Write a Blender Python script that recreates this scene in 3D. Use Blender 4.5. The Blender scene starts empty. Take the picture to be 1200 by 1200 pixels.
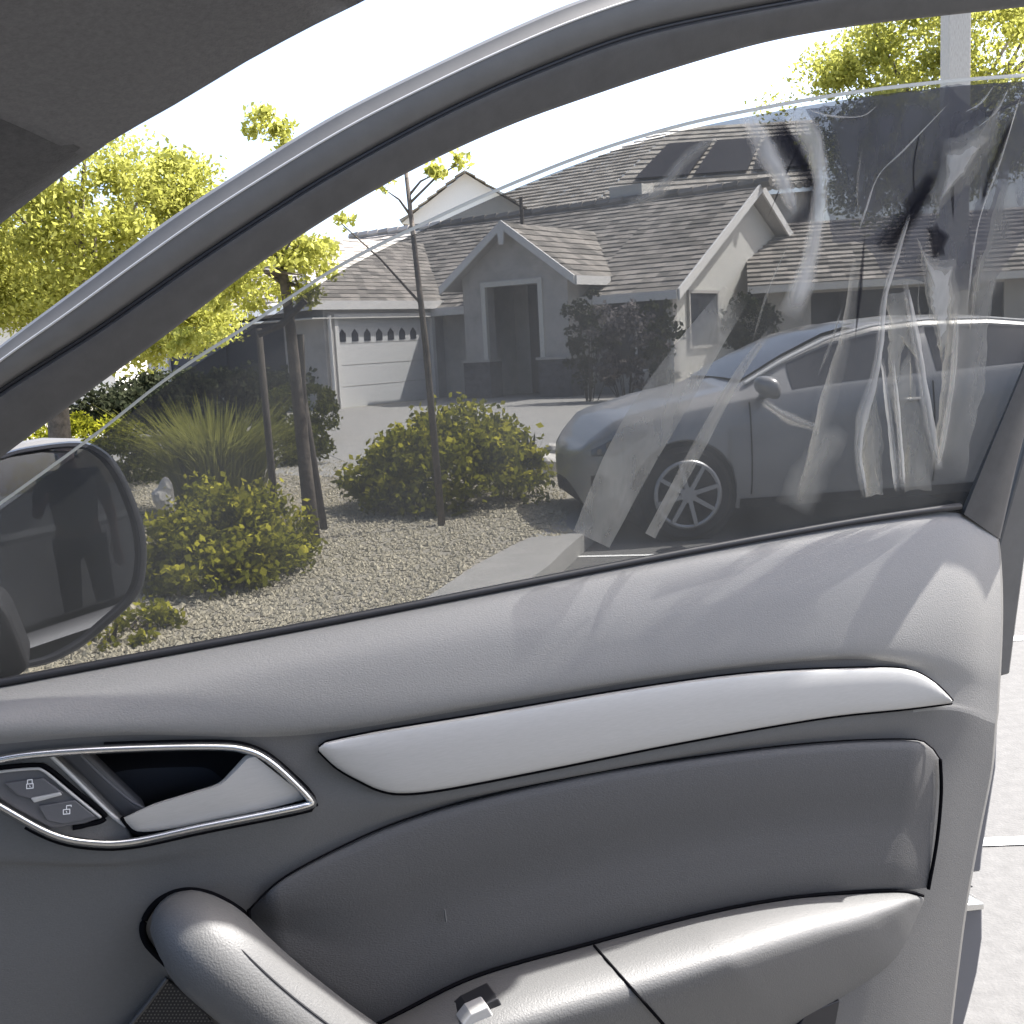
import bpy, math, random
import numpy as np
from mathutils import Vector, Matrix
random.seed(7); RNG = np.random.default_rng(7)
C = bpy.context.scene.collection
SC = bpy.context.scene

# ---------------------------------------------------------------- camera
FPX, PITCH, ROLL = 1300.0, math.radians(8.7), math.radians(3.0)
EYE = Vector((0, 0, 1.45))
FWD = Vector((0, math.cos(PITCH), -math.sin(PITCH)))
_u0 = Vector((0, math.sin(PITCH), math.cos(PITCH))); _r0 = Vector((1, 0, 0))
UPV = _u0*math.cos(ROLL) + _r0*math.sin(ROLL)
RTV = _r0*math.cos(ROLL) - _u0*math.sin(ROLL)
cd = bpy.data.cameras.new('camera'); cam = bpy.data.objects.new('camera', cd); C.objects.link(cam)
cd.sensor_width = 36; cd.lens = 36*FPX/1200; cd.clip_start = .02; cd.clip_end = 3000
M = Matrix((RTV, UPV, -FWD)).transposed().to_4x4(); M.translation = EYE
cam.matrix_world = M
SC.camera = cam

# ---------------------------------------------------------------- sky, sun, exposure
SUN_AZ, SUN_EL = math.radians(20.2), math.radians(54)         # azimuth from +x towards +y
SUN = Vector((math.cos(SUN_AZ)*math.cos(SUN_EL), math.sin(SUN_AZ)*math.cos(SUN_EL), math.sin(SUN_EL)))
w = bpy.data.worlds.new('World'); SC.world = w; w.use_nodes = True
nt = w.node_tree; bg = nt.nodes['Background']; sk = nt.nodes.new('ShaderNodeTexSky')
sk.sky_type = 'NISHITA'; sk.sun_disc = False; sk.sun_elevation = SUN_EL; sk.sun_rotation = math.pi/2-SUN_AZ
sk.air_density = .7; sk.dust_density = 3.4; sk.ozone_density = .6
nt.links.new(sk.outputs[0], bg.inputs[0]); bg.inputs[1].default_value = 0.14
ld = bpy.data.lights.new('sun', 'SUN'); ld.energy = 4.2; ld.angle = math.radians(.5); ld.color = (1, .97, .93)
lo = bpy.data.objects.new('sun', ld); C.objects.link(lo)
lo.rotation_euler = (-SUN).to_track_quat('-Z', 'Y').to_euler(); lo.location = (20, 12, 30)
SC.view_settings.view_transform = 'Standard'; SC.view_settings.look = 'None'
SC.view_settings.exposure = 1.97; SC.view_settings.gamma = 1; SC.view_settings.use_curve_mapping = False
SC.render.engine = 'CYCLES'
SC.cycles.max_bounces = 10; SC.cycles.transparent_max_bounces = 24; SC.cycles.use_denoising = True
SC.cycles.sample_clamp_indirect = 6

# ---------------------------------------------------------------- helpers: geometry
def ray(x, y): return (FWD*FPX + RTV*(x-600) + UPV*(600-y)).normalized()
def plane_hit(x, y, p, n):
    d = ray(x, y); return EYE + d*((p-EYE).dot(n)/d.dot(n))
def gp(x, y, z=0.0): return plane_hit(x, y, Vector((0, 0, z)), Vector((0, 0, 1)))
def at(x, y, Y): return plane_hit(x, y, Vector((0, Y, 0)), Vector((0, 1, 0)))

S0, S1 = gp(0, 803, 1.15), gp(1130, 600, 1.19)               # the door's waist line
_e = (S1-S0); _e.z = 0; DE = _e.normalized(); DN = Vector((DE.y, -DE.x, 0))   # along the door / towards the cabin
SE = (S1-S0).normalized()
TILT = math.radians(10.5)
WN = (SE.cross((Vector((0, 0, 1))*math.cos(TILT)+DN*math.sin(TILT)))).normalized()
if WN.dot(DN) < 0: WN = -WN
def dp(x, y, h=0.0): return plane_hit(x, y, S0+DN*h, DN)     # a point h metres inboard of the door plane
def wp(x, y, h=0.0): return plane_hit(x, y, S0+WN*h, WN)     # the same for the leaning window plane

def catmull(pts, n, closed=False):
    P = [np.array(p, float) for p in pts]
    if len(P) == 2: return [P[0]+(P[1]-P[0])*t for t in np.linspace(0, 1, n)]
    d = [0]
    Q = P+[P[0]] if closed else P
    for a, b in zip(Q, Q[1:]): d.append(d[-1]+max(1e-9, np.linalg.norm((b-a)[:3])))
    out = []
    ts = np.linspace(0, d[-1], n, endpoint=not closed)
    k = 0
    for t in ts:
        while k < len(d)-2 and t > d[k+1]: k += 1
        f = (t-d[k])/(d[k+1]-d[k]); m = len(P)
        if closed: p0, p1, p2, p3 = P[(k-1) % m], P[k % m], P[(k+1) % m], P[(k+2) % m]
        else:
            p1, p2 = P[k], P[k+1]
            p0 = P[k-1] if k > 0 else 2*p1-p2
            p3 = P[k+2] if k+2 < m else 2*p2-p1
        out.append(.5*((2*p1)+(-p0+p2)*f+(2*p0-5*p1+4*p2-p3)*f*f+(-p0+3*p1-3*p2+p3)*f**3))
    return out

ORG = {}
class MB:
    def __init__(s): s.v, s.f = [], []
    def add(s, vs, fs):
        k = len(s.v); s.v += [tuple(v) for v in vs]; s.f += [tuple(i+k for i in f) for f in fs]; return s
    def quad(s, a, b, c, d): return s.add([a, b, c, d], [(0, 1, 2, 3)])
    def grid(s, rows, closed=False):
        n = len(rows[0]); vs = [v for r in rows for v in r]; fs = []
        for i in range(len(rows)-1):
            for j in range(n if closed else n-1):
                j2 = (j+1) % n; fs.append((i*n+j, i*n+j2, (i+1)*n+j2, (i+1)*n+j))
        return s.add(vs, fs)
    def prism(s, poly, off):
        off = Vector(off); n = len(poly); A = [Vector(p) for p in poly]; B = [p+off for p in A]
        return s.add(A+B, [tuple(range(n))[::-1], tuple(range(n, 2*n))]+[(i, (i+1) % n, n+(i+1) % n, n+i) for i in range(n)])
    def box(s, c, ex, ey, ez, sx, sy, sz):
        c = Vector(c); a = Vector(ex)*sx/2; b = Vector(ey)*sy/2; d = Vector(ez)*sz/2
        return s.prism([c-a-b-d, c+a-b-d, c+a+b-d, c-a+b-d], d*2)
    def tube(s, path, rad, n=10, flat=1.0, nrm=None, caps=True):
        path = [Vector(p) for p in path]; m = len(path)
        if not hasattr(rad, '__len__'): rad = [rad]*m
        rows = []
        for i, p in enumerate(path):
            t = (path[min(i+1, m-1)]-path[max(i-1, 0)]).normalized()
            a = nrm if nrm is not None else (Vector((0, 0, 1)) if abs(t.z) < .9 else Vector((1, 0, 0)))
            b = t.cross(a).normalized(); a2 = b.cross(t).normalized()
            rows.append([p+b*(rad[i]*math.cos(q))+a2*(rad[i]*flat*math.sin(q)) for q in np.linspace(0, 2*math.pi, n, endpoint=False)])
        k = len(s.v); s.grid(rows, True)
        if caps: s.f += [tuple(range(k, k+n))[::-1], tuple(range(k+(m-1)*n, k+m*n))]
        return s
    def build(s, name, mat, parent=None, smooth=False, auto=None):
        o = ORG.get(parent.name, Vector()) if parent else Vector()
        me = bpy.data.meshes.new(name)
        me.from_pydata([(v[0]-o.x, v[1]-o.y, v[2]-o.z) for v in s.v], [], s.f)
        me.materials.append(mat)
        ob = bpy.data.objects.new(name, me); C.objects.link(ob)
        if parent: ob.parent = parent
        ORG[ob.name] = o
        if smooth:
            me.polygons.foreach_set('use_smooth', [True]*len(me.polygons))
            if auto: me.set_sharp_from_angle(angle=math.radians(auto))
        me.update(); return ob

def fix_normals(ob):
    import bmesh
    bm = bmesh.new(); bm.from_mesh(ob.data); bmesh.ops.recalc_face_normals(bm, faces=bm.faces); bm.to_mesh(ob.data); bm.free(); return ob
def bevel(ob, wdt, seg=2, ang=35):
    m = ob.modifiers.new('edge', 'BEVEL'); m.width = wdt; m.segments = seg; m.limit_method = 'ANGLE'; m.angle_limit = math.radians(ang); return ob
def thing(name, label, cat, loc, group=None, kind=None):
    o = bpy.data.objects.new(name, None); C.objects.link(o); o.location = loc
    o['label'] = label; o['category'] = cat; o.empty_display_size = .1
    if group: o['group'] = group
    if kind: o['kind'] = kind
    ORG[o.name] = Vector(loc); return o
def tag(o, label=None, cat=None, group=None, kind=None):
    for k, v in (('label', label), ('category', cat), ('group', group), ('kind', kind)):
        if v: o[k] = v
    return o
def structure(ob): ob['kind'] = 'structure'; return ob

def soup(name, V, nper, mat, parent=None, smooth=False):
    """many small faces of nper corners each from an (N, nper, 3) array"""
    o = ORG.get(parent.name, Vector()) if parent else Vector()
    V = V-np.array(o)[None, None]; n = len(V)
    me = bpy.data.meshes.new(name); me.vertices.add(n*nper); me.vertices.foreach_set('co', V.astype(np.float32).ravel())
    me.loops.add(n*nper); me.loops.foreach_set('vertex_index', np.arange(n*nper, dtype=np.int32))
    me.polygons.add(n); me.polygons.foreach_set('loop_start', np.arange(n, dtype=np.int32)*nper)
    me.update(calc_edges=True); me.materials.append(mat)
    ob = bpy.data.objects.new(name, me); C.objects.link(ob)
    if parent: ob.parent = parent
    ORG[ob.name] = o
    return ob
def leaves(name, centers, size, mat, parent, up=.3, aspect=.55):
    """leaf-sized pointed quads at the given centres"""
    n = len(centers); d = RNG.normal(size=(n, 3)); d /= np.linalg.norm(d, axis=1)[:, None]
    nn = RNG.normal(size=(n, 3)); nn[:, 2] += up*2; nn -= d*(nn*d).sum(1)[:, None]
    nn /= np.linalg.norm(nn, axis=1)[:, None]; s = np.cross(d, nn)
    L = size*(RNG.uniform(.6, 1.35, n))[:, None]
    c = np.asarray(centers)
    V = np.stack([c-d*L*.5, c+s*L*aspect*.5-nn*L*.08, c+d*L*.5, c-s*L*aspect*.5-nn*L*.08], 1)
    return soup(name, V, 4, mat, parent)
def clump_points(n, center, rad, nclump, csize, shell=.5, flatbottom=False):
    """points in uneven clumps spread through an ellipsoid"""
    c = np.array(center); r = np.array(rad)
    d = RNG.normal(size=(nclump, 3)); d /= np.linalg.norm(d, axis=1)[:, None]
    if flatbottom: d[:, 2] = np.abs(d[:, 2])
    q = d*(RNG.uniform(shell, 1, nclump)**.6)[:, None]
    cc = c+q*r; cs = RNG.uniform(.55, 1.35, nclump)*csize
    k = RNG.integers(0, nclump, n)
    e = RNG.normal(size=(n, 3)); e /= np.linalg.norm(e, axis=1)[:, None]
    return cc[k]+e*(RNG.uniform(0, 1, n)**.5*cs[k])[:, None]*np.array([1, 1, .75])

# ---------------------------------------------------------------- helpers: materials
def mat(name, col, rough=.6, metal=0, noise=0, nscale=40, bump=0, bscale=300, bdist=.002, spec=.5, col2=None, stretch=None, coat=0):
    m = bpy.data.materials.new(name); m.use_nodes = True; t = m.node_tree; N, L = t.nodes, t.links
    b = N['Principled BSDF']; b.inputs['Base Color'].default_value = (*col, 1); b.inputs['Roughness'].default_value = rough
    b.inputs['Metallic'].default_value = metal; b.inputs['Specular IOR Level'].default_value = spec
    b.inputs['Coat Weight'].default_value = coat
    tc = N.new('ShaderNodeTexCoord'); src = tc.outputs['Object']
    if stretch:
        mp = N.new('ShaderNodeMapping'); mp.inputs['Scale'].default_value = stretch; L.new(src, mp.inputs[0]); src = mp.outputs[0]
    if noise or col2:
        n1 = N.new('ShaderNodeTexNoise'); n1.inputs['Scale'].default_value = nscale; n1.inputs['Detail'].default_value = 6
        n1.inputs['Roughness'].default_value = .65; L.new(src, n1.inputs['Vector'])
        mx = N.new('ShaderNodeMix'); mx.data_type = 'RGBA'
        c2 = col2 or tuple(c*(1-noise) for c in col); c1 = col if col2 else tuple(min(1, c*(1+noise)) for c in col)
        mr = N.new('ShaderNodeMapRange'); mr.inputs[1].default_value = .3; mr.inputs[2].default_value = .7
        L.new(n1.outputs['Fac'], mr.inputs[0]); L.new(mr.outputs[0], mx.inputs[0])
        mx.inputs[6].default_value = (*c1, 1); mx.inputs[7].default_value = (*c2, 1)
        L.new(mx.outputs[2], b.inputs['Base Color'])
    if bump:
        n2 = N.new('ShaderNodeTexNoise'); n2.inputs['Scale'].default_value = bscale; n2.inputs['Detail'].default_value = 3
        L.new(src, n2.inputs['Vector'])
        bp = N.new('ShaderNodeBump'); bp.inputs['Strength'].default_value = bump; bp.inputs['Distance'].default_value = bdist
        L.new(n2.outputs['Fac'], bp.inputs['Height']); L.new(bp.outputs[0], b.inputs['Normal'])
    return m
def leafmat(name, c1, c2, trans=.45, nscale=3):
    m = bpy.data.materials.new(name); m.use_nodes = True; t = m.node_tree; N, L = t.nodes, t.links
    N.remove(N['Principled BSDF'])
    g = N.new('ShaderNodeNewGeometry'); wn = N.new('ShaderNodeTexNoise'); wn.inputs['Scale'].default_value = nscale; wn.inputs['Detail'].default_value = 4
    tc = N.new('ShaderNodeTexCoord'); L.new(tc.outputs['Object'], wn.inputs['Vector'])
    ad = N.new('ShaderNodeMath'); ad.operation = 'ADD'; L.new(g.outputs['Random Per Island'], ad.inputs[0]); L.new(wn.outputs['Fac'], ad.inputs[1])
    mr = N.new('ShaderNodeMapRange'); mr.inputs[1].default_value = .45; mr.inputs[2].default_value = 1.5; L.new(ad.outputs[0], mr.inputs[0])
    mx = N.new('ShaderNodeMix'); mx.data_type = 'RGBA'; mx.inputs[6].default_value = (*c1, 1); mx.inputs[7].default_value = (*c2, 1); L.new(mr.outputs[0], mx.inputs[0])
    d = N.new('ShaderNodeBsdfDiffuse'); tr = N.new('ShaderNodeBsdfTranslucent'); ms = N.new('ShaderNodeMixShader'); ms.inputs[0].default_value = trans
    L.new(mx.outputs[2], d.inputs[0]); L.new(mx.outputs[2], tr.inputs[0]); L.new(d.outputs[0], ms.inputs[1]); L.new(tr.outputs[0], ms.inputs[2])
    L.new(ms.outputs[0], N['Material Output'].inputs[0]); return m
def film(name, tint, veil, fac, gloss=.03, rough=.15, trans=.6, wave=0, fade=False):
    """see-through sheet: tinted transparency, a little scattering, a little gloss"""
    m = bpy.data.materials.new(name); m.use_nodes = True; t = m.node_tree; N, L = t.nodes, t.links
    N.remove(N['Principled BSDF'])
    a = N.new('ShaderNodeBsdfTransparent'); a.inputs[0].default_value = (*tint, 1)
    d = N.new('ShaderNodeBsdfDiffuse'); d.inputs[0].default_value = (*veil, 1)
    tr = N.new('ShaderNodeBsdfTranslucent'); tr.inputs[0].default_value = (*veil, 1)
    s = N.new('ShaderNodeMixShader'); s.inputs[0].default_value = trans; L.new(d.outputs[0], s.inputs[1]); L.new(tr.outputs[0], s.inputs[2])
    x = N.new('ShaderNodeMixShader'); x.inputs[0].default_value = fac; L.new(a.outputs[0], x.inputs[1]); L.new(s.outputs[0], x.inputs[2])
    if wave:
        tc = N.new('ShaderNodeTexCoord'); n = N.new('ShaderNodeTexNoise'); n.inputs['Scale'].default_value = 9; n.inputs['Detail'].default_value = 4
        L.new(tc.outputs['Object'], n.inputs['Vector']); mr = N.new('ShaderNodeMapRange')
        mr.inputs[1].default_value = .3; mr.inputs[2].default_value = .7; mr.inputs[3].default_value = fac*(1-wave); mr.inputs[4].default_value = fac*(1+wave)
        L.new(n.outputs['Fac'], mr.inputs[0]); L.new(mr.outputs[0], x.inputs[0])
    gl = N.new('ShaderNodeBsdfGlossy'); gl.inputs['Roughness'].default_value = rough
    if fade:
        at_ = N.new('ShaderNodeAttribute'); at_.attribute_name = 'thickness'
        tc2 = N.new('ShaderNodeTexCoord'); n2 = N.new('ShaderNodeTexNoise'); n2.inputs['Scale'].default_value = 22; n2.inputs['Detail'].default_value = 5
        mp = N.new('ShaderNodeMapping'); mp.inputs['Scale'].default_value = (2.2, 2.2, .5); mp.inputs['Rotation'].default_value = (0, .35, 0)
        L.new(tc2.outputs['Object'], mp.inputs[0]); L.new(mp.outputs[0], n2.inputs['Vector'])
        mr2 = N.new('ShaderNodeMapRange'); mr2.inputs[1].default_value = .3; mr2.inputs[2].default_value = .7; mr2.inputs[3].default_value = .72; mr2.inputs[4].default_value = 1.2
        L.new(n2.outputs['Fac'], mr2.inputs[0])
        mu = N.new('ShaderNodeMath'); mu.operation = 'MULTIPLY'; L.new(at_.outputs['Fac'], mu.inputs[0]); L.new(mr2.outputs[0], mu.inputs[1])
        clear = N.new('ShaderNodeBsdfTransparent'); z_ = N.new('ShaderNodeMixShader'); L.new(mu.outputs[0], z_.inputs[0])
        L.new(clear.outputs[0], z_.inputs[1]); L.new(x.outputs[0], z_.inputs[2]); x = z_
    y = N.new('ShaderNodeMixShader'); y.inputs[0].default_value = gloss; L.new(x.outputs[0], y.inputs[1]); L.new(gl.outputs[0], y.inputs[2])
    L.new(y.outputs[0], N['Material Output'].inputs[0]); return m

M_ = {}
M_['upper'] = mat('sky_lit_grey_plastic', (.18, .177, .168), .55, noise=.04, nscale=200, bump=.45, bscale=480, bdist=.0012, stretch=(1, 1, 1.6))  # door plastic made lighter: the light on the upper panel is in its colour
M_['plastic'] = mat('soft_grey_plastic', (.099, .098, .095), .55, noise=.06, nscale=220, bump=.4, bscale=480, bdist=.0012, stretch=(1, 1, 2.2))
M_['insert'] = mat('dark_vinyl_insert', (.066, .065, .064), .62, noise=.12, nscale=300, bump=.5, bscale=420, bdist=.0012, stretch=(1, 1, 2.4))
M_['armrest'] = mat('armrest_vinyl', (.092, .092, .09), .52, noise=.05, nscale=200, bump=.4, bscale=480, bdist=.0012)
M_['trimrubber'] = mat('matte_grey_trim', (.055, .054, .053), .5, noise=.15, nscale=40, bump=.15, bscale=500, bdist=.0005)
M_['frame_light'] = mat('grey_frame_paint', (.095, .093, .088), .5, noise=.1, nscale=30)
M_['rubber'] = mat('black_rubber', (.012, .012, .014), .5)
M_['gap'] = mat('shut_gap', (.006, .006, .007), 1, spec=0)
M_['alu'] = mat('brushed_aluminium', (.42, .415, .4), .48, metal=.3, noise=.06, nscale=80, stretch=(1, 1, 14))
M_['chrome'] = mat('satin_chrome', (.62, .62, .61), .25, metal=1)
M_['recess'] = mat('black_recess', (.012, .012, .015), .5)
M_['button'] = mat('button_grey', (.085, .085, .09), .5, bump=.1)
M_['white'] = mat('white_print', (.75, .75, .75), .5)
M_['headliner'] = mat('headliner_cloth', (.13, .13, .132), .9, noise=.15, nscale=300, bump=.3, bscale=700)
M_['pillar'] = mat('pillar_cloth', (.075, .075, .077), .85, noise=.2, nscale=200, bump=.3, bscale=700)
M_['bodypaint'] = mat('grey_blue_paint', (.06, .065, .08), .3, coat=.6)
M_['mirrorglass'] = mat('mirror_glass', (.45, .46, .5), .006, metal=1)
M_['mirrorcap'] = mat('dark_mirror_plastic', (.02, .021, .026), .35)
M_['asphalt'] = mat('pale_asphalt', (.105, .103, .098), .9, noise=.15, nscale=25, bump=.4, bscale=120, bdist=.004)
M_['concrete'] = mat('concrete', (.26, .255, .24), .85, noise=.12, nscale=6, bump=.2, bscale=80, bdist=.003)
M_['paint'] = mat('road_paint', (.75, .75, .72), .7, noise=.06)
M_['soil'] = mat('gravel_soil', (.26, .24, .195), .95, noise=.3, nscale=18, bump=.8, bscale=60, bdist=.01)
M_['pebble'] = mat('pebble', (.36, .34, .29), .9, noise=.35, nscale=2.5)
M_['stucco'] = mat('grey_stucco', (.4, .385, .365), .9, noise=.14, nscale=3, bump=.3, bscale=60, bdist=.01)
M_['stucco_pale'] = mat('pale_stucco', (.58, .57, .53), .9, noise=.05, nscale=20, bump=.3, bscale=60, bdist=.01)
M_['fascia'] = mat('white_fascia', (.66, .65, .63), .7, noise=.05)
M_['dark'] = mat('dark_interior', (.02, .022, .032), .6)
M_['glassdark'] = mat('dark_window', (.03, .034, .045), .08)
M_['stone'] = mat('stone_veneer', (.075, .075, .085), .9, noise=.6, nscale=7, bump=.8, bscale=9, bdist=.05)
M_['garage'] = mat('garage_door_paint', (.62, .62, .61), .6, noise=.04)
M_['solar'] = mat('solar_panel', (.012, .013, .02), .6, spec=.2)
M_['bark'] = mat('bark', (.09, .075, .06), .95, noise=.5, nscale=14, bump=.9, bscale=30, bdist=.01)
M_['stake'] = mat('stake_wood', (.07, .06, .05), .95, noise=.5, nscale=20, stretch=(6, 6, 1))
M_['post'] = mat('weathered_post', (.38, .36, .32), .9, noise=.25, nscale=15, stretch=(8, 8, 1))
M_['rock'] = mat('pale_rock', (.5, .48, .44), .9, noise=.3, nscale=6, bump=.8, bscale=12, bdist=.03)
M_['carpaint'] = mat('silver_car_paint', (.25, .25, .25), .35, metal=.2, coat=.4)
M_['carglass'] = mat('car_window', (.05, .052, .058), .12)
M_['tyre'] = mat('tyre_rubber', (.015, .015, .016), .85)
M_['rim'] = mat('alloy_rim', (.36, .36, .36), .4, metal=.5)
M_['lamp'] = mat('headlamp_glass', (.045, .047, .055), .08, coat=1)
M_['lampchrome'] = mat('lamp_reflector', (.3, .3, .31), .2, metal=1)
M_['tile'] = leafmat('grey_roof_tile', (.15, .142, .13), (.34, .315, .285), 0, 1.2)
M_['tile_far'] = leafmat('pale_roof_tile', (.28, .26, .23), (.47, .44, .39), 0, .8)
M_['leaf_lime'] = leafmat('lime_leaves', (.29, .3, .055), (.43, .43, .12), .64, 1.5)
M_['leaf_mid'] = leafmat('shrub_leaves', (.06, .07, .008), (.27, .27, .025), .45, 4)
M_['leaf_yellow'] = leafmat('yellow_tips', (.3, .29, .03), (.5, .46, .05), .3, 5)
M_['leaf_grass'] = leafmat('grass_blades', (.15, .16, .035), (.28, .28, .075), .5, 3)
M_['leaf_round'] = leafmat('round_shrub_leaves', (.045, .055, .012), (.1, .105, .02), .3, 3)
M_['leaf_dark'] = leafmat('dark_leaves', (.02, .026, .014), (.055, .06, .035), .3, 3)
M_['leaf_pink'] = leafmat('dusky_flowers', (.08, .075, .08), (.24, .22, .22), .3, 3)
M_['glass'] = film('clear_glass', (.93, .95, .95), (.6, .65, .62), .015, .03, .02)
M_['edge'] = mat('glass_edge', (.4, .39, .33), .5)
M_['film'] = film('dark_tint_film', (.24, .238, .238), (.4, .4, .39), .075, .015, .25, .55, wave=.3)
M_['film_pale'] = film('loose_film_pale', (.82, .81, .79), (.66, .64, .58), .38, .0, .3, .6, wave=.25, fade=True)
M_['film_bright'] = film('film_fold_bright', (.85, .85, .83), (.85, .83, .78), .65, .0, .25, .6, fade=True)
M_['film_grey'] = film('loose_film_grey', (.36, .36, .38), (.2, .2, .215), .5, .0, .4, .4, wave=.12, fade=True)
M_['film_dark'] = film('film_fold_dark', (.2, .2, .22), (.05, .05, .06), .4, .0, .3, .4, fade=True)

# ================================================================ THE SETTING
big = MB()
for i in range(24):
    a0, a1 = 2*math.pi*i/24, 2*math.pi*(i+1)/24
    big.add([(0, 0, 0), (900*math.cos(a0), 900*math.sin(a0), 0), (900*math.cos(a1), 900*math.sin(a1), 0)], [(0, 1, 2)])
structure(big.build('street', M_['asphalt']))
def slab(name, pts, z0, z1, m, bev=0):
    o = MB().prism([(p[0], p[1], z0) for p in pts], (0, 0, z1-z0)).build(name, m); structure(fix_normals(o))
    if bev: bevel(o, bev)
    return o
KZ = .12
# kerb: concrete strip that runs from beside the open door to the parked car, then along its far side
kin = [gp(x, y, KZ) for x, y in ((330, 830), (420, 752), (497, 703), (557, 663), (600, 640), (622, 630))]
kout = [gp(x, y, KZ) for x, y in ((440, 850), (530, 742), (590, 694), (620, 680), (645, 662), (662, 645))]
kin2 = [Vector((.9, 9.7, KZ)), Vector((2.2, 10.0, KZ)), Vector((9, 10.9, KZ)), Vector((60, 17.5, KZ))]
kout2 = [Vector((1.0, 9.3, KZ)), Vector((2.2, 9.6, KZ)), Vector((9, 10.5, KZ)), Vector((60, 17.1, KZ))]
ki = kin+kin2; ko = kout+kout2
k = MB()
for a, b, c, d in zip(ki, ki[1:], ko[1:], ko):
    k.prism([a-Vector((0, 0, .13)), b-Vector((0, 0, .13)), c-Vector((0, 0, .13)), d-Vector((0, 0, .13))], (0, 0, .134))
structure(fix_normals(k.build('kerb', M_['concrete'])))
# gravel yard up to the houses
slab('yard', [ki[0]+Vector((-.02, -.3, 0))]+ki[1:]+[Vector((60, 90, 0)), Vector((-60, 90, 0)), Vector((-60, 4, 0)), Vector((-2.6, 3.2, 0))], -.02, KZ, M_['soil'])
# white lines on the road and in front of the parked car
def line(p, q, wdt):
    p, q = Vector(p), Vector(q); d = (q-p).normalized(); s = Vector((-d.y, d.x, 0))*wdt/2
    return structure(MB().quad(p-s, q-s, q+s, p+s).build('road_marking', M_['paint']))
z = Vector((0, 0, .004))
a = gp(1150, 988)+z; b = gp(1260, 984)+z; line(a-(b-a)*.6, b+(b-a)*8, .05)
a = gp(1180, 749)+z; b = gp(1260, 746)+z; line(a-(b-a)*.3, b+(b-a)*8, .075)
a = gp(664, 653)+z; b = gp(800, 650)+z; line(a, b+(b-a)*.3, .05)

# house axes
TH = math.radians(35)
ER = Vector((math.cos(TH), -math.sin(TH), 0)); EB = Vector((math.sin(TH), math.cos(TH), 0)); EZ = Vector((0, 0, 1))
PA = Vector((-.92, 27.6, 0)); HB = .13                         # portico front left corner, house floor level
def H(r, b, z): return PA+ER*r+EB*b+EZ*z                        # house coordinates
# driveway in front of the garage and porch
slab('driveway', [H(-3.3, -8, 0), H(-2.2, -9.5, 0), H(2, -13.5, 0), H(9.5, -13.5, 0), H(9.5, -1, 0), H(5.5, .9, 0), H(-1.3, .9, 0), H(-1.3, -3.6, 0)], .02, .126, M_['concrete'])
slab('path', [gp(x, y, .12) for x, y in ((372, 505), (392, 512), (440, 545), (422, 549), (388, 535))], .02, .13, M_['concrete'])

# ================================================================ HOUSE
def tiled(pe0, pe1, pr1, pr0, course, mb, step=.05, jit=.012, tw=.33):
    """stepped roof-tile courses between an eave edge and a ridge edge"""
    pe0, pe1, pr1, pr0 = map(Vector, (pe0, pe1, pr1, pr0))
    n = max(2, round((((pr0-pe0).length+(pr1-pe1).length)/2)/course))
    nrm = (pe1-pe0).cross(pr0-pe0+pr1-pe1).normalized()
    if nrm.z < 0: nrm = -nrm
    for i in range(n):
        a0, a1 = i/n, (i+1)/n
        L0, R0 = pe0.lerp(pr0, a0), pe1.lerp(pr1, a0); L1, R1 = pe0.lerp(pr0, a1), pe1.lerp(pr1, a1)
        w_ = (R0-L0).length
        if w_ < .05: continue
        m = max(1, round(w_/tw))
        for j in range(m):
            t0, t1 = j/m, (j+1)/m; up = nrm*(step+random.uniform(-jit, jit))
            A, B = L0.lerp(R0, t0), L0.lerp(R0, t1); Dd, Cc = L1.lerp(R1, t0), L1.lerp(R1, t1)
            mb.add([A, B, A+up, B+up, Cc+nrm*.004, Dd+nrm*.004], [(0, 1, 3, 2), (2, 3, 4, 5)])
    return mb

house = thing('house', 'single storey stucco house with entrance portico and side facing garage across the driveway', 'house', H(0, 0, HB))
def wall(poly, mat_, name='wall', off=None):
    return fix_normals(MB().prism(poly, off).build(name, mat_, house))
EAVE, RDG, PW = 2.62, 5.05, 3.0
# main block: front wall right of the porch, gable end
R1_, Bf, Bk, Bm = 5.15, 1.0, 9.9, 5.45
win = (3.35, 5.0, .75, 2.35)
def wallr(r0, r1, z0, z1, b0=Bf, th=.2, m='stucco'): return wall([H(r0, b0, z0), H(r1, b0, z0), H(r1, b0, z1), H(r0, b0, z1)], M_[m], 'wall', EB*th)
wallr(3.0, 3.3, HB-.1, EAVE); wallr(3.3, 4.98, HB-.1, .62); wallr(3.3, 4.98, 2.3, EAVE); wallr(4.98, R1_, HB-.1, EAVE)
fw = MB(); fw.box(H(4.14, Bf+.12, 1.46), ER, EB, EZ, 1.68, .04, 1.68); f_ = fw.build('window', M_['glassdark'], house)
g = MB(); g.box(H(4.14, Bf+.085, 1.46), ER, EB, EZ, .05, .03, 1.68); g.box(H(4.14, Bf+.0855, .64), ER, EB, EZ, 1.68, .03, .05); g.box(H(4.14, Bf+.0855, 2.28), ER, EB, EZ, 1.68, .03, .05); g.build('frame', M_['fascia'], f_)
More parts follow.
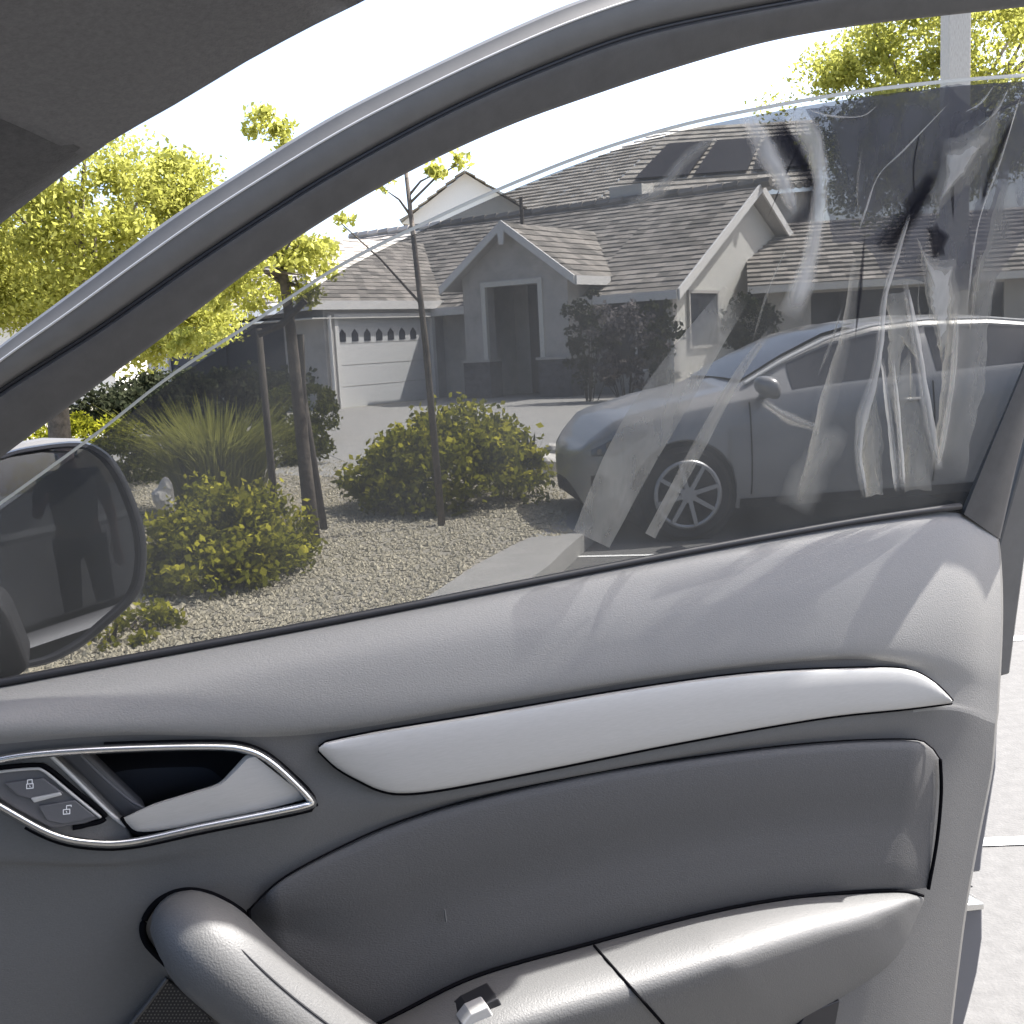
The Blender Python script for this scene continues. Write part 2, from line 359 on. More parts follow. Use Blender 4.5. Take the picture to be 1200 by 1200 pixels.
# gable end wall
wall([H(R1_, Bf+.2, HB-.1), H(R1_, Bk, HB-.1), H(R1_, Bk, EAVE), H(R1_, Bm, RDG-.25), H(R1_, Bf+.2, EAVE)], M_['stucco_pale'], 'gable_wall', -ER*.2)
gw = MB(); gw.box(H(R1_+.01, Bf+1.55, 1.75), EB, ER, EZ, 1.5, .06, 1.25); gwo = gw.build('window', M_['glassdark'], house)
g = MB()
for dz in (-.64, .64): g.box(H(R1_+.03, Bf+1.55, 1.75+dz), EB, ER, EZ, 1.66, .08, .07)
for db in (-.79, .79): g.box(H(R1_+.03, Bf+1.55+db, 1.75), EB, ER, EZ, .07, .079, 1.21)
g.build('frame', M_['stucco'], gwo)
# back part so that the house is closed
wallr(-8, R1_, HB-.1, EAVE, Bk); wallr(-1.55, -.003, HB-.1, EAVE, Bf)
# main roof
rf = MB()
OV = .45
sl = (RDG-EAVE)/(Bm-Bf)
ez = EAVE-sl*OV
zr = lambda b: ez+sl*(b-(Bf-OV))
for r0, r1, b0 in ((-8.5, .1, Bf-OV), (.1, 2.9, 2.02), (2.9, R1_+.35, Bf-OV)): tiled(H(r0, b0, zr(b0)), H(r1, b0, zr(b0)), H(r1, Bm, RDG), H(r0, Bm, RDG), .25, rf, .028, .01, .28)
tiled(H(-8.5, Bk+OV, ez), H(R1_+.35, Bk+OV, ez), H(R1_+.35, Bm, RDG), H(-8.5, Bm, RDG), .66, rf, tw=1)
ro = rf.build('roof', M_['tile'], house); ro['kind'] = 'stuff'
rs = MB()
for r0, r1, b0 in ((-8.5, .1, Bf-OV), (.1, 2.9, 2.02), (2.9, R1_+.33, Bf-OV)): rs.prism([H(r0, b0, zr(b0)-.12), H(r0, Bm, RDG-.12), H(r0, Bm, RDG-.003), H(r0, b0, zr(b0)-.003)], ER*(r1-r0))
rs.prism([H(-8.5, Bk+OV, ez-.12), H(-8.5, Bm, RDG-.121), H(-8.5, Bm, RDG-.004), H(-8.5, Bk+OV, ez-.003)], ER*(8.5+R1_+.33))
fix_normals(rs.build('roof_deck', M_['stucco'], house))
def barge(a, b, wd, off, name='fascia'):
    a, b = Vector(a), Vector(b); return fix_normals(MB().prism([a, b, b-EZ*wd, a-EZ*wd], off).build(name, M_['fascia'], house))
barge(H(R1_+.35, Bf-OV, ez+.05), H(R1_+.35, Bm, RDG+.06), .24, ER*.05); barge(H(R1_+.35, Bk+OV, ez+.05), H(R1_+.35, Bm, RDG+.059), .24, ER*.05)
barge(H(-8.4, Bf-OV-.05, ez+.03), H(-.003, Bf-OV-.05, ez+.03), .2, EB*.048); barge(H(PW+.003, Bf-OV-.05, ez+.03), H(R1_+.34, Bf-OV-.05, ez+.03), .2, EB*.048)
# ridge caps as one row of tiles
rc = MB()
for i in range(34): rc.tube([H(-8.5+i*.42, Bm, RDG+.02), H(-8.5+i*.42+.4, Bm, RDG+.05)], .13, 6)
rr = rc.build('ridge_tiles', M_['tile'], house); rr['kind'] = 'stuff'
# portico
PW, PO0, PO1, POT = 3.0, .68, 2.2, 2.78
PE, PAx = 3.12, 4.2
for r0, r1, z0, z1 in ((0, PO0, 1.0, PE), (PO1, PW, 1.0, PE)):
    wall([H(r0, 0, z0), H(r1, 0, z0), H(r1, 0, z1), H(r0, 0, z1)], M_['stucco'], 'pier', EB*.35)
wall([H(PO0, 0.0, POT), H(PO1, 0.0, POT), H(PO1, 0.0, PE), H(PO0, 0.0, PE)], M_['stucco'], 'lintel', EB*.35)
wall([H(0, 0, PE), H(PW, 0, PE), H(PW/2, 0, PAx-.12)], M_['stucco'], 'pediment', EB*.35)
for r0, r1 in ((-.06, PO0+.06), (PO1-.06, PW+.06)): wall([H(r0, -.06, HB-.1), H(r1, -.06, HB-.1), H(r1, -.06, 1.0), H(r0, -.06, 1.0)], M_['stone'], 'stone_base', EB*.5)
for r0, r1 in ((-.1, PO0+.1), (PO1-.1, PW+.1)): wall([H(r0, -.1, 1.002), H(r1, -.1, 1.002), H(r1, -.1, 1.06), H(r0, -.1, 1.06)], M_['stucco'], 'stone_cap', EB*.6)
# opening trim
for r0, r1, z0, z1 in ((PO0-.12, PO0+.003, 1.06, POT), (PO1-.003, PO1+.12, 1.06, POT), (PO0-.12, PO1+.12, POT-.003, POT+.12)):
    wall([H(r0, -.035, z0), H(r1, -.035, z0), H(r1, -.035, z1), H(r0, -.035, z1)], M_['stucco_pale'], 'opening_trim', EB*.1)
# side walls of the porch, ceiling, door deep inside
wall([H(0.0, .35, HB-.1), H(0, 1.9, HB-.1), H(0, 1.9, PE), H(0, .35, PE)], M_['stucco'], 'wall', ER*.2)
wall([H(PW, .35, HB-.1), H(PW, 1.9, HB-.1), H(PW, 1.9, PE), H(PW, .35, PE)], M_['stucco'], 'wall', -ER*.2)
wall([H(.2, 1.9, HB-.1), H(PW-.2, 1.9, HB-.1), H(PW-.2, 1.9, PE), H(.2, 1.9, PE)], M_['stucco'], 'wall', EB*.1)
wall([H(.2, .35, PE-.2), H(PW-.2, .35, PE-.2), H(PW-.2, 1.9, PE-.2), H(.2, 1.9, PE-.2)], M_['stucco'], 'ceiling', EZ*.1)
dr = MB(); dr.box(H(1.56, 1.86, HB+1.35), ER, EB, EZ, 1.75, .06, 2.75); dro = dr.build('door', M_['dark'], house)
for dx in (-.3, .3):
    for zz in (.75, 1.75): MB().box(H(1.56+dx*1.3, 1.826, HB+zz), ER, EB, EZ, .5, .02, .8).build('panel', M_['glassdark'], dro)
# portico roof
pr_ = MB(); po = .4; ps = (PAx-PE)/(PW/2); pz = PE-ps*po
tiled(H(-po, 5, pz), H(-po, -.35, pz), H(PW/2, -.35, PAx), H(PW/2, 5, PAx), .25, pr_, .028, .01)
tiled(H(PW+po, -.35, pz), H(PW+po, 5, pz), H(PW/2, 5, PAx), H(PW/2, -.35, PAx), .25, pr_, .028, .01)
pp = pr_.build('portico_roof', M_['tile'], house); pp['kind'] = 'stuff'
pd = MB()
pd.prism([H(-po, -.35, pz-.1), H(PW/2, -.35, PAx-.1), H(PW/2, -.35, PAx-.004), H(-po, -.35, pz-.004)], EB*4.6)
pd.prism([H(PW+po, -.35, pz-.1), H(PW/2, -.35, PAx-.101), H(PW/2, -.35, PAx-.005), H(PW+po, -.35, pz-.004)], EB*4.6)
fix_normals(pd.build('portico_deck', M_['stucco'], house))
barge(H(-po-.02, -.4, pz+.03), H(PW/2, -.4, PAx+.05), .2, EB*.05); barge(H(PW+po+.02, -.4, pz+.03), H(PW/2, -.4, PAx+.049), .2, EB*.05)
barge(H(PW+po+.02, -.35, pz+.02), H(PW+po+.02, 1.2, pz+.02), .2, ER*.045)
fix_normals(MB().prism([H(PW/2-.09, -.43, PAx-.16), H(PW/2+.09, -.43, PAx-.16), H(PW/2+.06, -.43, PAx-.5), H(PW/2-.06, -.43, PAx-.5)], EB*.05).build('finial', M_['fascia'], house))
# garage wing
GI = Bf; GN = Bf-4.4; Gr = -1.45; Gw = 6.4; GE = 2.62
def gwall(b0, b1, z0, z1, m='stucco', d=0): return wall([H(Gr+d, b0, z0), H(Gr+d, b1, z0), H(Gr+d, b1, z1), H(Gr+d, b0, z1)], M_[m], 'wall', -ER*.2)
gwall(GN, GN+.45, HB-.1, GE); gwall(GI-.5, GI, HB-.1, GE); gwall(GN+.45, GI-.5, 2.18, GE)
gd = MB().prism([H(Gr-.08, GN+.45, HB-.1), H(Gr-.08, GI-.5, HB-.1), H(Gr-.08, GI-.5, 2.18), H(Gr-.08, GN+.45, 2.18)], -ER*.06)
gdo = fix_normals(gd.build('garage_door', M_['garage'], house))
n = 8
for i in range(n):
    b = GN+.45+(3.45)*(i+.5)/n
    pts = [H(Gr-.079, b-.11, 1.66), H(Gr-.079, b+.11, 1.66), H(Gr-.079, b+.11, 1.84), H(Gr-.079, b, 1.95), H(Gr-.079, b-.11, 1.84)]
    fix_normals(MB().prism(pts, ER*.012).build('window', M_['glassdark'], gdo))
for i in range(3):
    MB().box(H(Gr-.078, (GN+GI)/2-.02, .62+i*.5), EB, ER, EZ, 3.4, .008, .012).build('seam', M_['stucco'], gdo)
go_r = .1
for z0, z1, b0, b1 in ((2.18, 2.3, GN+.33, GI-.38), (HB-.1, 2.178, GN+.33, GN+.452), (HB-.1, 2.178, GI-.502, GI-.38)):
    wall([H(Gr+.03, b0, z0), H(Gr+.03, b1, z0), H(Gr+.03, b1, z1), H(Gr+.03, b0, z1)], M_['fascia'], 'door_trim', -ER*.1)
# wing front wall with a window, wing far side
def fwall(r0, r1, z0, z1): return wall([H(r0, GN, z0), H(r1, GN, z0), H(r1, GN, z1), H(r0, GN, z1)], M_['stucco'], 'wall', EB*.2)
fwall(Gr-1.3, Gr-.2, HB-.1, GE); fwall(Gr-5.6, Gr-1.3, HB-.1, .6); fwall(Gr-5.6, Gr-1.3, 2.3, GE); fwall(Gr-Gw, Gr-5.6, HB-.1, GE)
wo = MB().box(H(Gr-3.45, GN+.12, 1.45), ER, EB, EZ, 4.3, .04, 1.7).build('window', M_['dark'], house)
g = MB(); g.box(H(Gr-3.45, GN+.08, 1.45), ER, EB, EZ, .06, .035, 1.7)
for dz in (-.82, .82): g.box(H(Gr-3.45, GN+.081, 1.45+dz), ER, EB, EZ, 4.3, .035, .06)
g.build('frame', M_['stone'], wo)
wall([H(Gr-Gw, GN+.2, HB-.1), H(Gr-Gw, Bf+2, HB-.1), H(Gr-Gw, Bf+2, GE), H(Gr-Gw, GN+.2, GE)], M_['stucco'], 'wall', ER*.2)
gr = MB(); go = .45; gm = Gr-Gw/2; gh = 1.85; gs = gh/(Gw/2); gz = GE-gs*go; GR = GE+gh
gz_r = GE-gs*go_r
tiled(H(Gr+go_r, GN-go, gz_r), H(Gr+go_r, 6, gz_r), H(gm, 6, GR), H(gm, GN+2.6, GR), .24, gr, .02, .008)
tiled(H(Gr-Gw-go, 6, gz), H(Gr-Gw-go, GN-go, gz), H(gm, GN+2.6, GR), H(gm, 6, GR), .3, gr, .035)
tiled(H(Gr-Gw-go, GN-go, gz), H(Gr+go_r, GN-go, gz+.05), H(gm+.02, GN+2.6, GR), H(gm-.02, GN+2.6, GR), .3, gr, .035)
gg = gr.build('wing_roof', M_['tile'], house); gg['kind'] = 'stuff'
barge(H(Gr+go_r, GN-go, gz_r+.03), H(Gr+go_r, GI+.2, gz_r+.03), .2, ER*.05); barge(H(Gr-Gw-go, GN-go-.05, gz+.031), H(Gr+go_r+.05, GN-go-.05, gz_r+.031), .2, EB*.05)
fix_normals(MB().prism([H(Gr-Gw-go, GN-go, gz-.17), H(Gr+go_r, GN-go, gz-.17), H(Gr+go_r, GI, gz-.17), H(Gr-Gw-go, GI, gz-.17)], EZ*.03).build('soffit', M_['stucco_pale'], house))
# hip ridge, downpipe, roof vent
MB().tube([H(Gr+.06, GN+.12, gz-.1), H(Gr+.06, GN+.12, HB)], .045, 8).build('downpipe', M_['fascia'], house)
MB().tube([H(-1.0, Bm-1.2, RDG-.75), H(-1.0, Bm-1.2, RDG+.35)], .05, 8).build('vent_pipe', M_['stake'], house)
MB().box(H(1.6, Bm+.4, RDG+.0), ER, EB, EZ, 1.0, .7, .9).build('chimney', M_['stucco_pale'], house)

# neighbour on the right, showing a front slope and a garage wall
hr = thing('house', 'grey house on the right partly hidden by the loose film and parked car', 'house', (8, 27, HB))
B0 = Vector((6.55, 27.6, 0)); RR = Vector((math.cos(math.radians(12)), -math.sin(math.radians(12)), 0)); RB = Vector((-RR.y, RR.x, 0))
def K(r, b, z): return B0+RR*r+RB*b+EZ*z
def kwall(poly, off, m='stucco', n_='wall'): return fix_normals(MB().prism(poly, off).build(n_, M_[m], hr))
kwall([K(0, 0, 0), K(1.0, 0, 0), K(1.0, 0, 2.6), K(0, 0, 2.6)], RB*.2, 'stucco'); kwall([K(1.0, 0, 2.25), K(5.4, 0, 2.25), K(5.4, 0, 2.6), K(1.0, 0, 2.6)], RB*.2)
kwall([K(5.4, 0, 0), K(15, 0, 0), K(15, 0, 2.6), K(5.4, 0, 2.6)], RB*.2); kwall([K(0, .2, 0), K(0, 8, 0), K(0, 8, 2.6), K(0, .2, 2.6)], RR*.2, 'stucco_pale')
MB().box(K(3.2, .15, 1.125), RR, RB, EZ, 4.4, .05, 2.25).build('garage_door', M_['dark'], hr)
t_ = MB(); tiled(K(-.5, -.5, 2.45), K(16, -.5, 2.45), K(16, 4.2, 4.3), K(-.5, 4.2, 4.3), .33, t_); tiled(K(16, 9, 2.4), K(-.5, 9, 2.4), K(-.5, 4.2, 4.3), K(16, 4.2, 4.3), .66, t_, tw=1.2)
q = t_.build('roof', M_['tile'], hr); q['kind'] = 'stuff'
kwall([K(-.5, -.52, 2.3), K(16, -.52, 2.3), K(16, -.52, 2.47), K(-.5, -.52, 2.47)], RB*.05, 'fascia', 'fascia')

# two storey neighbour behind, with solar panels
hs = thing('house', 'taller house behind with three dark solar panels on its tiled roof', 'house', (4, 46, HB))
Q0 = at(700, 236, 46); Q1 = at(960, 216, 43.5); Q3 = at(790, 150, 52); Q2 = at(960, 140, 49.5)
t_ = MB(); tiled(Q0, Q1, Q2, Q3, .5, t_, .06, .015, .4)
QL = Q0+Vector((-7, 5, 0)); tiled(QL, Q0, Q3, Q3+Vector((-.2, .2, 0)), .5, t_, .06, .015, .4)
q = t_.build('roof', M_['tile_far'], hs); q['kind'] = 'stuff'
body = MB().prism([(Q0.x-.1, Q0.y+.6, 0), (Q1.x, Q1.y+.6, 0), (Q1.x+.5, Q1.y+8, 0), (Q0.x-6, Q0.y+9, 0), (QL.x+.6, QL.y+.4, 0)], (0, 0, Q1.z-.15)); fix_normals(body.build('wall', M_['stucco'], hs))
te = MB(); d_ = (Q1-Q0); 
for i in range(30): 
    p = Q0+d_*(i+.5)/30; te.tube([p+Vector((0, -.05, .02)), p+Vector((0, .5, .14))], .13, 7)
q = te.build('eave_tiles', M_['tile_far'], hs); q['kind'] = 'stuff'
for u0, u1 in ((.1, .37), (.40, .66), (.69, .95)):
    nrm = (Q1-Q0).cross(Q3-Q0).normalized(); nrm = nrm if nrm.z > 0 else -nrm
    def qq(u, v): return Q0.lerp(Q3, v).lerp(Q1.lerp(Q2, v), u)+nrm*.12
    ob = fix_normals(MB().prism([qq(u0, .22), qq(u1, .22), qq(u1, .7), qq(u0, .7)], nrm*.06).build('solar_panel', M_['solar'], hs))
MB().box(at(733, 205, 47), (1, 0, 0), (0, 1, 0), EZ, .01, .01, .01)
# low pale house behind on the left: its roof peak over the garage
hp = thing('house', 'distant house with pale gable peak rising above the garage roof', 'house', (-2.2, 48, HB))
p0, p1, p2 = at(470, 262, 48), at(545, 203, 48), at(640, 262, 48)
fix_normals(MB().prism([p0, p2, p1], (0, .3, 0)).build('gable_wall', M_['stucco_pale'], hp))
fix_normals(MB().prism([(p0.x+.5, 48.1, 0), (p2.x-.5, 48.1, 0), (p2.x-.5, 48.1, p0.z), (p0.x+.5, 48.1, p0.z)], (0, 7, 0)).build('wall', M_['stucco_pale'], hp))
t_ = MB(); o_ = Vector((0, -.5, .05)); bk = Vector((0, 8, 0))
tiled(p0+o_+bk, p0+o_, p1+o_, p1+o_+bk, .5, t_, .06, .01, .5); tiled(p2+o_, p2+o_+bk, p1+o_+bk, p1+o_, .5, t_, .06, .01, .5)
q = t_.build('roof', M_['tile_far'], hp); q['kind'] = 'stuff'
# neighbour on the far left
hl = thing('house', 'pale house at far left behind the large lime green tree', 'house', (-16, 34, HB))
B0 = Vector((-26, 34, 0)); 
fix_normals(MB().prism([(-27, 33, 0), (-12.5, 36, 0), (-12.5, 43, 0), (-27, 40, 0)], (0, 0, 3)).build('wall', M_['stucco_pale'], hl))
t_ = MB(); tiled((-28, 32.2, 2.9), (-11.8, 35.5, 2.9), (-12, 39.3, 4.9), (-28, 36.2, 4.9), .4, t_); tiled((-11.8, 43.4, 2.9), (-28, 40.3, 2.9), (-28, 36.2, 4.9), (-12, 39.3, 4.9), .8, t_, tw=1.5)
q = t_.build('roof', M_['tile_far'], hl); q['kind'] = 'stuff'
for u in (.2, .45, .7):
    c_ = Vector((-27, 33, 1.5)).lerp(Vector((-12.5, 36, 1.5)), u)
    MB().box(c_+Vector((0, -.02, 0)), Vector((14.5, 3, 0)).normalized(), Vector((-3, 14.5, 0)).normalized(), EZ, 1.6, .06, 1.3).build('window', M_['glassdark'], hl)

# ================================================================ PLANTS
def tree(name, label, base, path, r0, r1, crown, mat_, n, size, limbs=5, group=None, nclump=60, csize=.35, extra=()):
    base = Vector(base); t = thing(name, label, 'tree', base, group)
    path = [base+Vector(p) for p in path]
    mb = MB().tube(path, list(np.linspace(r0, r1, len(path))), 9)
    c = Vector(crown[0]); r = crown[1]
    for i in range(limbs):
        d = Vector((random.uniform(-1, 1)*r[0]*.7, random.uniform(-1, 1)*r[1]*.7, random.uniform(-.3, .8)*r[2]))
        st = path[-1].lerp(path[-2], random.random()*.6); e = c+d; m_ = st.lerp(e, .5)+Vector((random.uniform(-.1, .1), random.uniform(-.1, .1), -.05))
        mb.tube([st, m_, e], [r1*.7, r1*.45, r1*.15], 6)
    mb.build('trunk', M_['bark'], t, True)
    P = clump_points(n, c, r, nclump, csize)
    for cc, rr, nn in extra: P = np.concatenate([P, clump_points(nn, cc, rr, max(4, nn//60), csize*.7, 0)])
    leaves('crown', P, size, mat_, t); return t
cz = lambda x, y, Y: at(x, y, Y)
# large lime tree at left
c0 = cz(95, 265, 12)
tree('tree', 'large lime green tree at far left above the door mirror', (c0.x-.5, 12, KZ), [(0, 0, 0), (.05, 0, 1.0), (.25, .1, 1.7), (.5, 0, 2.3)], .13, .07, ((c0.x-.1, 12, c0.z), (1.45, 1.3, 1.15)), M_['leaf_lime'], 46000, .062, 9, nclump=210, csize=.36,
     extra=((cz(190, 330, 12), (.55, .5, .3), 900), (cz(40, 330, 12), (.7, .5, .4), 2400), (cz(225, 372, 12), (.55, .5, .28), 3000), (cz(150, 400, 12), (.6, .5, .3), 3000), (cz(215, 230, 12), (.45, .5, .4), 2500)))
# staked tree
sb = gp(367, 636, KZ); s_top = at(340, 385, 7.75)
staked = tree('tree', 'young staked tree with dark trunk in the gravel bed', sb, [(0, 0, 0), tuple((s_top-sb)*.35), tuple((s_top-sb)*.7), tuple(s_top-sb+Vector((0, 0, .1))), tuple(s_top-sb+Vector((-.03, 0, .55)))], .055, .03, (cz(300, 318, 7.75), (.55, .5, .26)), M_['leaf_lime'], 4600, .048, 9, nclump=60, csize=.13,
     extra=((cz(312, 150, 7.75), (.2, .15, .26), 300), (cz(322, 160, 7.75), (.1, .12, .16), 260), (cz(360, 300, 7.75), (.2, .2, .12), 500), (cz(225, 400, 7.75), (.22, .2, .08), 420)))
stg = 'wooden stakes tied round the young tree'
for (x0, y0, x1, y1, lb) in ((325, 626, 303, 385, 'dark wooden tree stake standing left of the staked tree trunk'), (381, 628, 345, 400, 'wooden tree stake leaning in from the right to the young trunk'), (362, 640, 352, 392, 'pale wooden tree stake closest in front of the young trunk')):
    a = gp(x0, y0, KZ-.05); b = at(x1, y1, a.y+.05)
    tag(MB().tube([a, a.lerp(b, .5), b], [.03, .028, .026], 8).build('tree_stake', M_['stake'], None, True), lb, 'stake', stg)
cb = MB().tube([at(303, 392, 7.6), at(330, 380, 7.6), at(358, 352, 7.6)], .025, 6)
tag(cb.build('stake_crossbar', M_['stake']), 'short wooden crossbar tied between the stakes of the young tree', 'crossbar')
# thin pole tree in the gravel
pb = gp(518, 616, KZ); ptop = at(474, 185, 8.2)
pt = thing('tree', 'slender sapling with straight pole like trunk between bush and portico', 'tree', pb)
mb = MB().tube([pb, pb.lerp(ptop, .5)+Vector((.015, 0, 0)), ptop], [.028, .024, .014], 8)
for x, y, s in ((400, 262, .62), (508, 205, .9), (455, 225, .85), (540, 190, .88)):
    st = pb.lerp(ptop, s); mb.tube([st, st.lerp(at(x, y, 8.2), .5)+Vector((0, 0, .03)), at(x, y, 8.2)], [.011, .008, .004], 5)
mb.build('trunk', M_['bark'], pt, True)
P = np.concatenate([clump_points(n_, at(x, y, 8.2), (r_, .14, r_*.8), 6, .06, 0) for x, y, r_, n_ in ((508, 202, .09, 130), (402, 258, .07, 60), (540, 186, .06, 60), (384, 292, .08, 90), (455, 215, .06, 30))])
leaves('crown', P, .06, M_['leaf_lime'], pt)
# tree at upper right
c1 = cz(1085, 70, 19)
tree('tree', 'broad lime green tree at upper right behind the tall post', (c1.x+.6, 19, KZ), [(0, 0, 0), (.1, 0, 2), (-.1, 0, 3.6), (-.4, 0, 4.6)], .18, .09, ((c1.x+.9, 19, c1.z-.35), (2.9, 1.8, 1.7)), M_['leaf_lime'], 46000, .09, 9, nclump=200, csize=.5,
     extra=((cz(985, 85, 19), (.5, .5, .35), 1300), (cz(905, 123, 19), (.45, .4, .07), 120), (cz(1040, 185, 19), (1.35, .8, 1.0), 14000)))
pp0 = at(1117, 380, 15.5); post = thing('post', 'tall square timber post in front of the upper right tree', 'post', (pp0.x, 15.5, 0))
bevel(MB().box((pp0.x, 15.5, 3.4), (1, 0, 0), (0, 1, 0), EZ, .3, .3, 6.8).build('shaft', M_['post'], post), .02)
bevel(MB().box((pp0.x, 15.5, 6.86), (1, 0, 0), (0, 1, 0), EZ, .38, .38, .12).build('cap', M_['post'], post), .02)

def shrub(name, label, pts, size, mat_, base, cat='shrub', tips=None, group=None, stems=8):
    t = thing(name, label, cat, base, group); pts = np.asarray(pts)
    mb = MB(); c = pts.mean(0)
    for i in range(stems):
        e = pts[RNG.integers(len(pts))]; mb.tube([Vector(base)+Vector(((e[0]-base[0])*.25, (e[1]-base[1])*.25, -.02)), Vector(e)], [.012, .004], 5)
    mb.build('stems', M_['bark'], t); leaves('foliage', pts, size, mat_, t)
    if tips is not None: leaves('new_growth', tips, size*.9, M_['leaf_yellow'], t, .6, .8)['kind'] = 'stuff'
    return t
def hump(n, poly, Y0, Y1, zmax, z0=KZ, top=None, m_=50, cs=.12):
    """leaf points over a mound whose plan is an ellipse between Y0 and Y1 along the pixel span"""
    (xa, xb) = poly; Yc = (Y0+Y1)/2; a = at(xa, 500, Yc).x; b = at(xb, 500, Yc).x
    return clump_points(n, ((a+b)/2, Yc, z0+zmax*.1), (abs(b-a)/2, (Y1-Y0)/2, zmax*.9), m_, cs, .35, True)
# foreground bush beside the mirror
P = hump(8500, (150, 356), 6.0, 7.5, .54, m_=120, cs=.14); T = P[RNG.random(len(P)) < .16]+np.array([0, -.03, .06]); T = T[T[:, 2] > KZ+.12]
shrub('shrub', 'low yellow tipped shrub beside the door mirror in front of the stakes', P, .05, M_['leaf_mid'], (at(250, 600, 6.8).x, 6.8, KZ), tips=T)
P = hump(12000, (400, 640), 8.45, 10.4, .78, m_=150, cs=.18); T = P[RNG.random(len(P)) < .12]+np.array([0, -.03, .07]); T = T[T[:, 2] > KZ+.2]
shrub('shrub', 'wide spreading green shrub in front of the driveway and parked car', P, .065, M_['leaf_mid'], (at(520, 500, 9.4).x, 9.4, KZ), tips=T)
P = clump_points(5200, tuple(at(352, 482, 17)), (.62, .6, .42), 120, .12, .75)
shrub('shrub', 'clipped round shrub at the corner of the garage', P, .06, M_['leaf_round'], tuple(gp(352, 512, KZ)))
P = hump(700, (78, 180), 5.0, 5.7, .12, m_=20, cs=.07); shrub('shrub', 'sparse low weeds in gravel below the door mirror', P, .04, M_['leaf_mid'], (at(130, 760, 5.3).x, 5.3, KZ), tips=P[:60]+np.array([0, 0, .03]))
for x, y, Y, rx, n_, lb in ((150, 545, 12.5, .75, 2600, 'low dark ground cover left of the fountain grass'), (330, 520, 13.5, .7, 2200, 'low dark ground cover behind the tree stakes')):
    P = clump_points(n_, tuple(at(x, y, Y)), (rx, .6, .25), 40, .16, .2); shrub('shrub', lb, P, .07, M_['leaf_round'], (at(x, y, Y).x, Y, KZ))
# fountain grass
gc = at(255, 560, 9.6); gt = thing('ornamental_grass', 'arching fountain grass clump behind the yellow tipped shrub', 'grass', (gc.x, 9.6, KZ))
V = []
for i in range(2600):
    an = random.uniform(0, 2*math.pi); ln = random.uniform(.5, 1.12); sp = random.uniform(.05, .85)*ln; d = Vector((math.cos(an), math.sin(an), 0)); b = Vector((gc.x, 9.6, KZ))+d*random.uniform(0, .35)
    p1 = b+d*sp*.4+EZ*ln*.6; p2 = b+d*sp+EZ*ln*random.uniform(.62, .95); s = d.cross(EZ)*random.uniform(.004, .008)
    V.append([b-s, b+s, p1+s, p1-s]); V.append([p1-s, p1+s, p2+s*.15, p2-s*.15])
soup('blades', np.array([[tuple(p) for p in q] for q in V]), 4, M_['leaf_grass'], gt)
# dark hedge against the garage wing and far-left planting
P = clump_points(16000, tuple(at(215, 472, 19)), (2.5, .9, .52), 110, .34, .2); shrub('hedge', 'dark hedge in front of the shaded garage wing window', P, .1, M_['leaf_dark'], tuple(gp(225, 508, KZ)), 'hedge')
P = clump_points(2600, tuple(at(95, 505, 17)), (.8, .5, .3), 30, .2, .3); shrub('shrub', 'small green shrub far left above the mirror cap', P, .08, M_['leaf_mid'], tuple(gp(95, 520, KZ)))
# entry planting by the front window
for x, y, Y, rx, rz, n_, m_, lb in ((690, 395, 23.6, .55, .95, 1500, 'leaf_dark', 'slim dark leaved shrub right of the front door'), (735, 405, 23.2, .85, 1.0, 2600, 'leaf_pink', 'dusky flowering shrub under the front window'), (772, 400, 23.0, .4, 1.0, 900, 'leaf_dark', 'narrow dark shrub at the corner of the gable wall')):
    P = clump_points(n_, tuple(at(x, y, Y)), (rx, .5, rz), 40, .2, .2); b_ = at(x, 468, Y); shrub('shrub', lb, P, .12, M_[m_], (b_.x, Y, KZ), stems=14)
P = clump_points(2200, tuple(at(882, 385, 20)), (.55, .6, .55), 40, .22, .4); shrub('shrub', 'dark rounded shrub at the foot of the sunlit gable wall', P, .1, M_['leaf_dark'], tuple(at(882, 440, 20)))
# agave-like plant and potted plants by the drive
ag = at(613, 500, 11.5); at_ = thing('agave', 'small spiky dark agave beside the pale rocks', 'plant', (ag.x, 11.5, KZ)); V = []
for i in range(26):
    an = random.uniform(0, 2*math.pi); d = Vector((math.cos(an), math.sin(an), 0)); b = Vector((ag.x, 11.5, KZ)); ln = random.uniform(.3, .46); e = b+d*ln*random.uniform(.2, .6)+EZ*ln; s = d.cross(EZ)*.03
    m2 = b.lerp(e, .5)+d*.03; V.append([b-s*.6, b+s*.6, m2+s, m2-s]); V.append([m2-s, m2+s, e+s*.05, e-s*.05])
soup('leaves', np.array([[tuple(p) for p in q] for q in V]), 4, M_['leaf_dark'], at_)

# rocks
def rock(c, r, label, group='pale landscape rocks'):
    import bmesh
    bm = bmesh.new(); bmesh.ops.create_icosphere(bm, subdivisions=3, radius=1)
    ph = [random.uniform(0, 6) for _ in range(6)]
    for v in bm.verts:
        k_ = 1+.16*math.sin(3*v.co.x+ph[0])*math.cos(2.6*v.co.y+ph[1])+.12*math.sin(5*v.co.z+ph[2]+2*v.co.x)+random.uniform(-.03, .03)
        v.co = Vector((v.co.x*r[0], v.co.y*r[1], v.co.z*r[2]))*k_
    me = bpy.data.meshes.new('rock'); bm.to_mesh(me); bm.free(); me.materials.append(M_['rock'])
    o = bpy.data.objects.new('rock', me); C.objects.link(o); o.location = c; return tag(o, label, 'rock', group)
rock(at(192, 585, 8.3), (.08, .07, .15), 'upright pale rock behind the yellow tipped shrub')
rock(Vector((at(640, 518, 11).x, 11, KZ+.08)), (.24, .2, .14), 'pale rock just right of the agave')
rock(Vector((at(655, 506, 11.6).x, 11.6, KZ+.08)), (.2, .16, .16), 'pale rock behind the parked car headlamp')
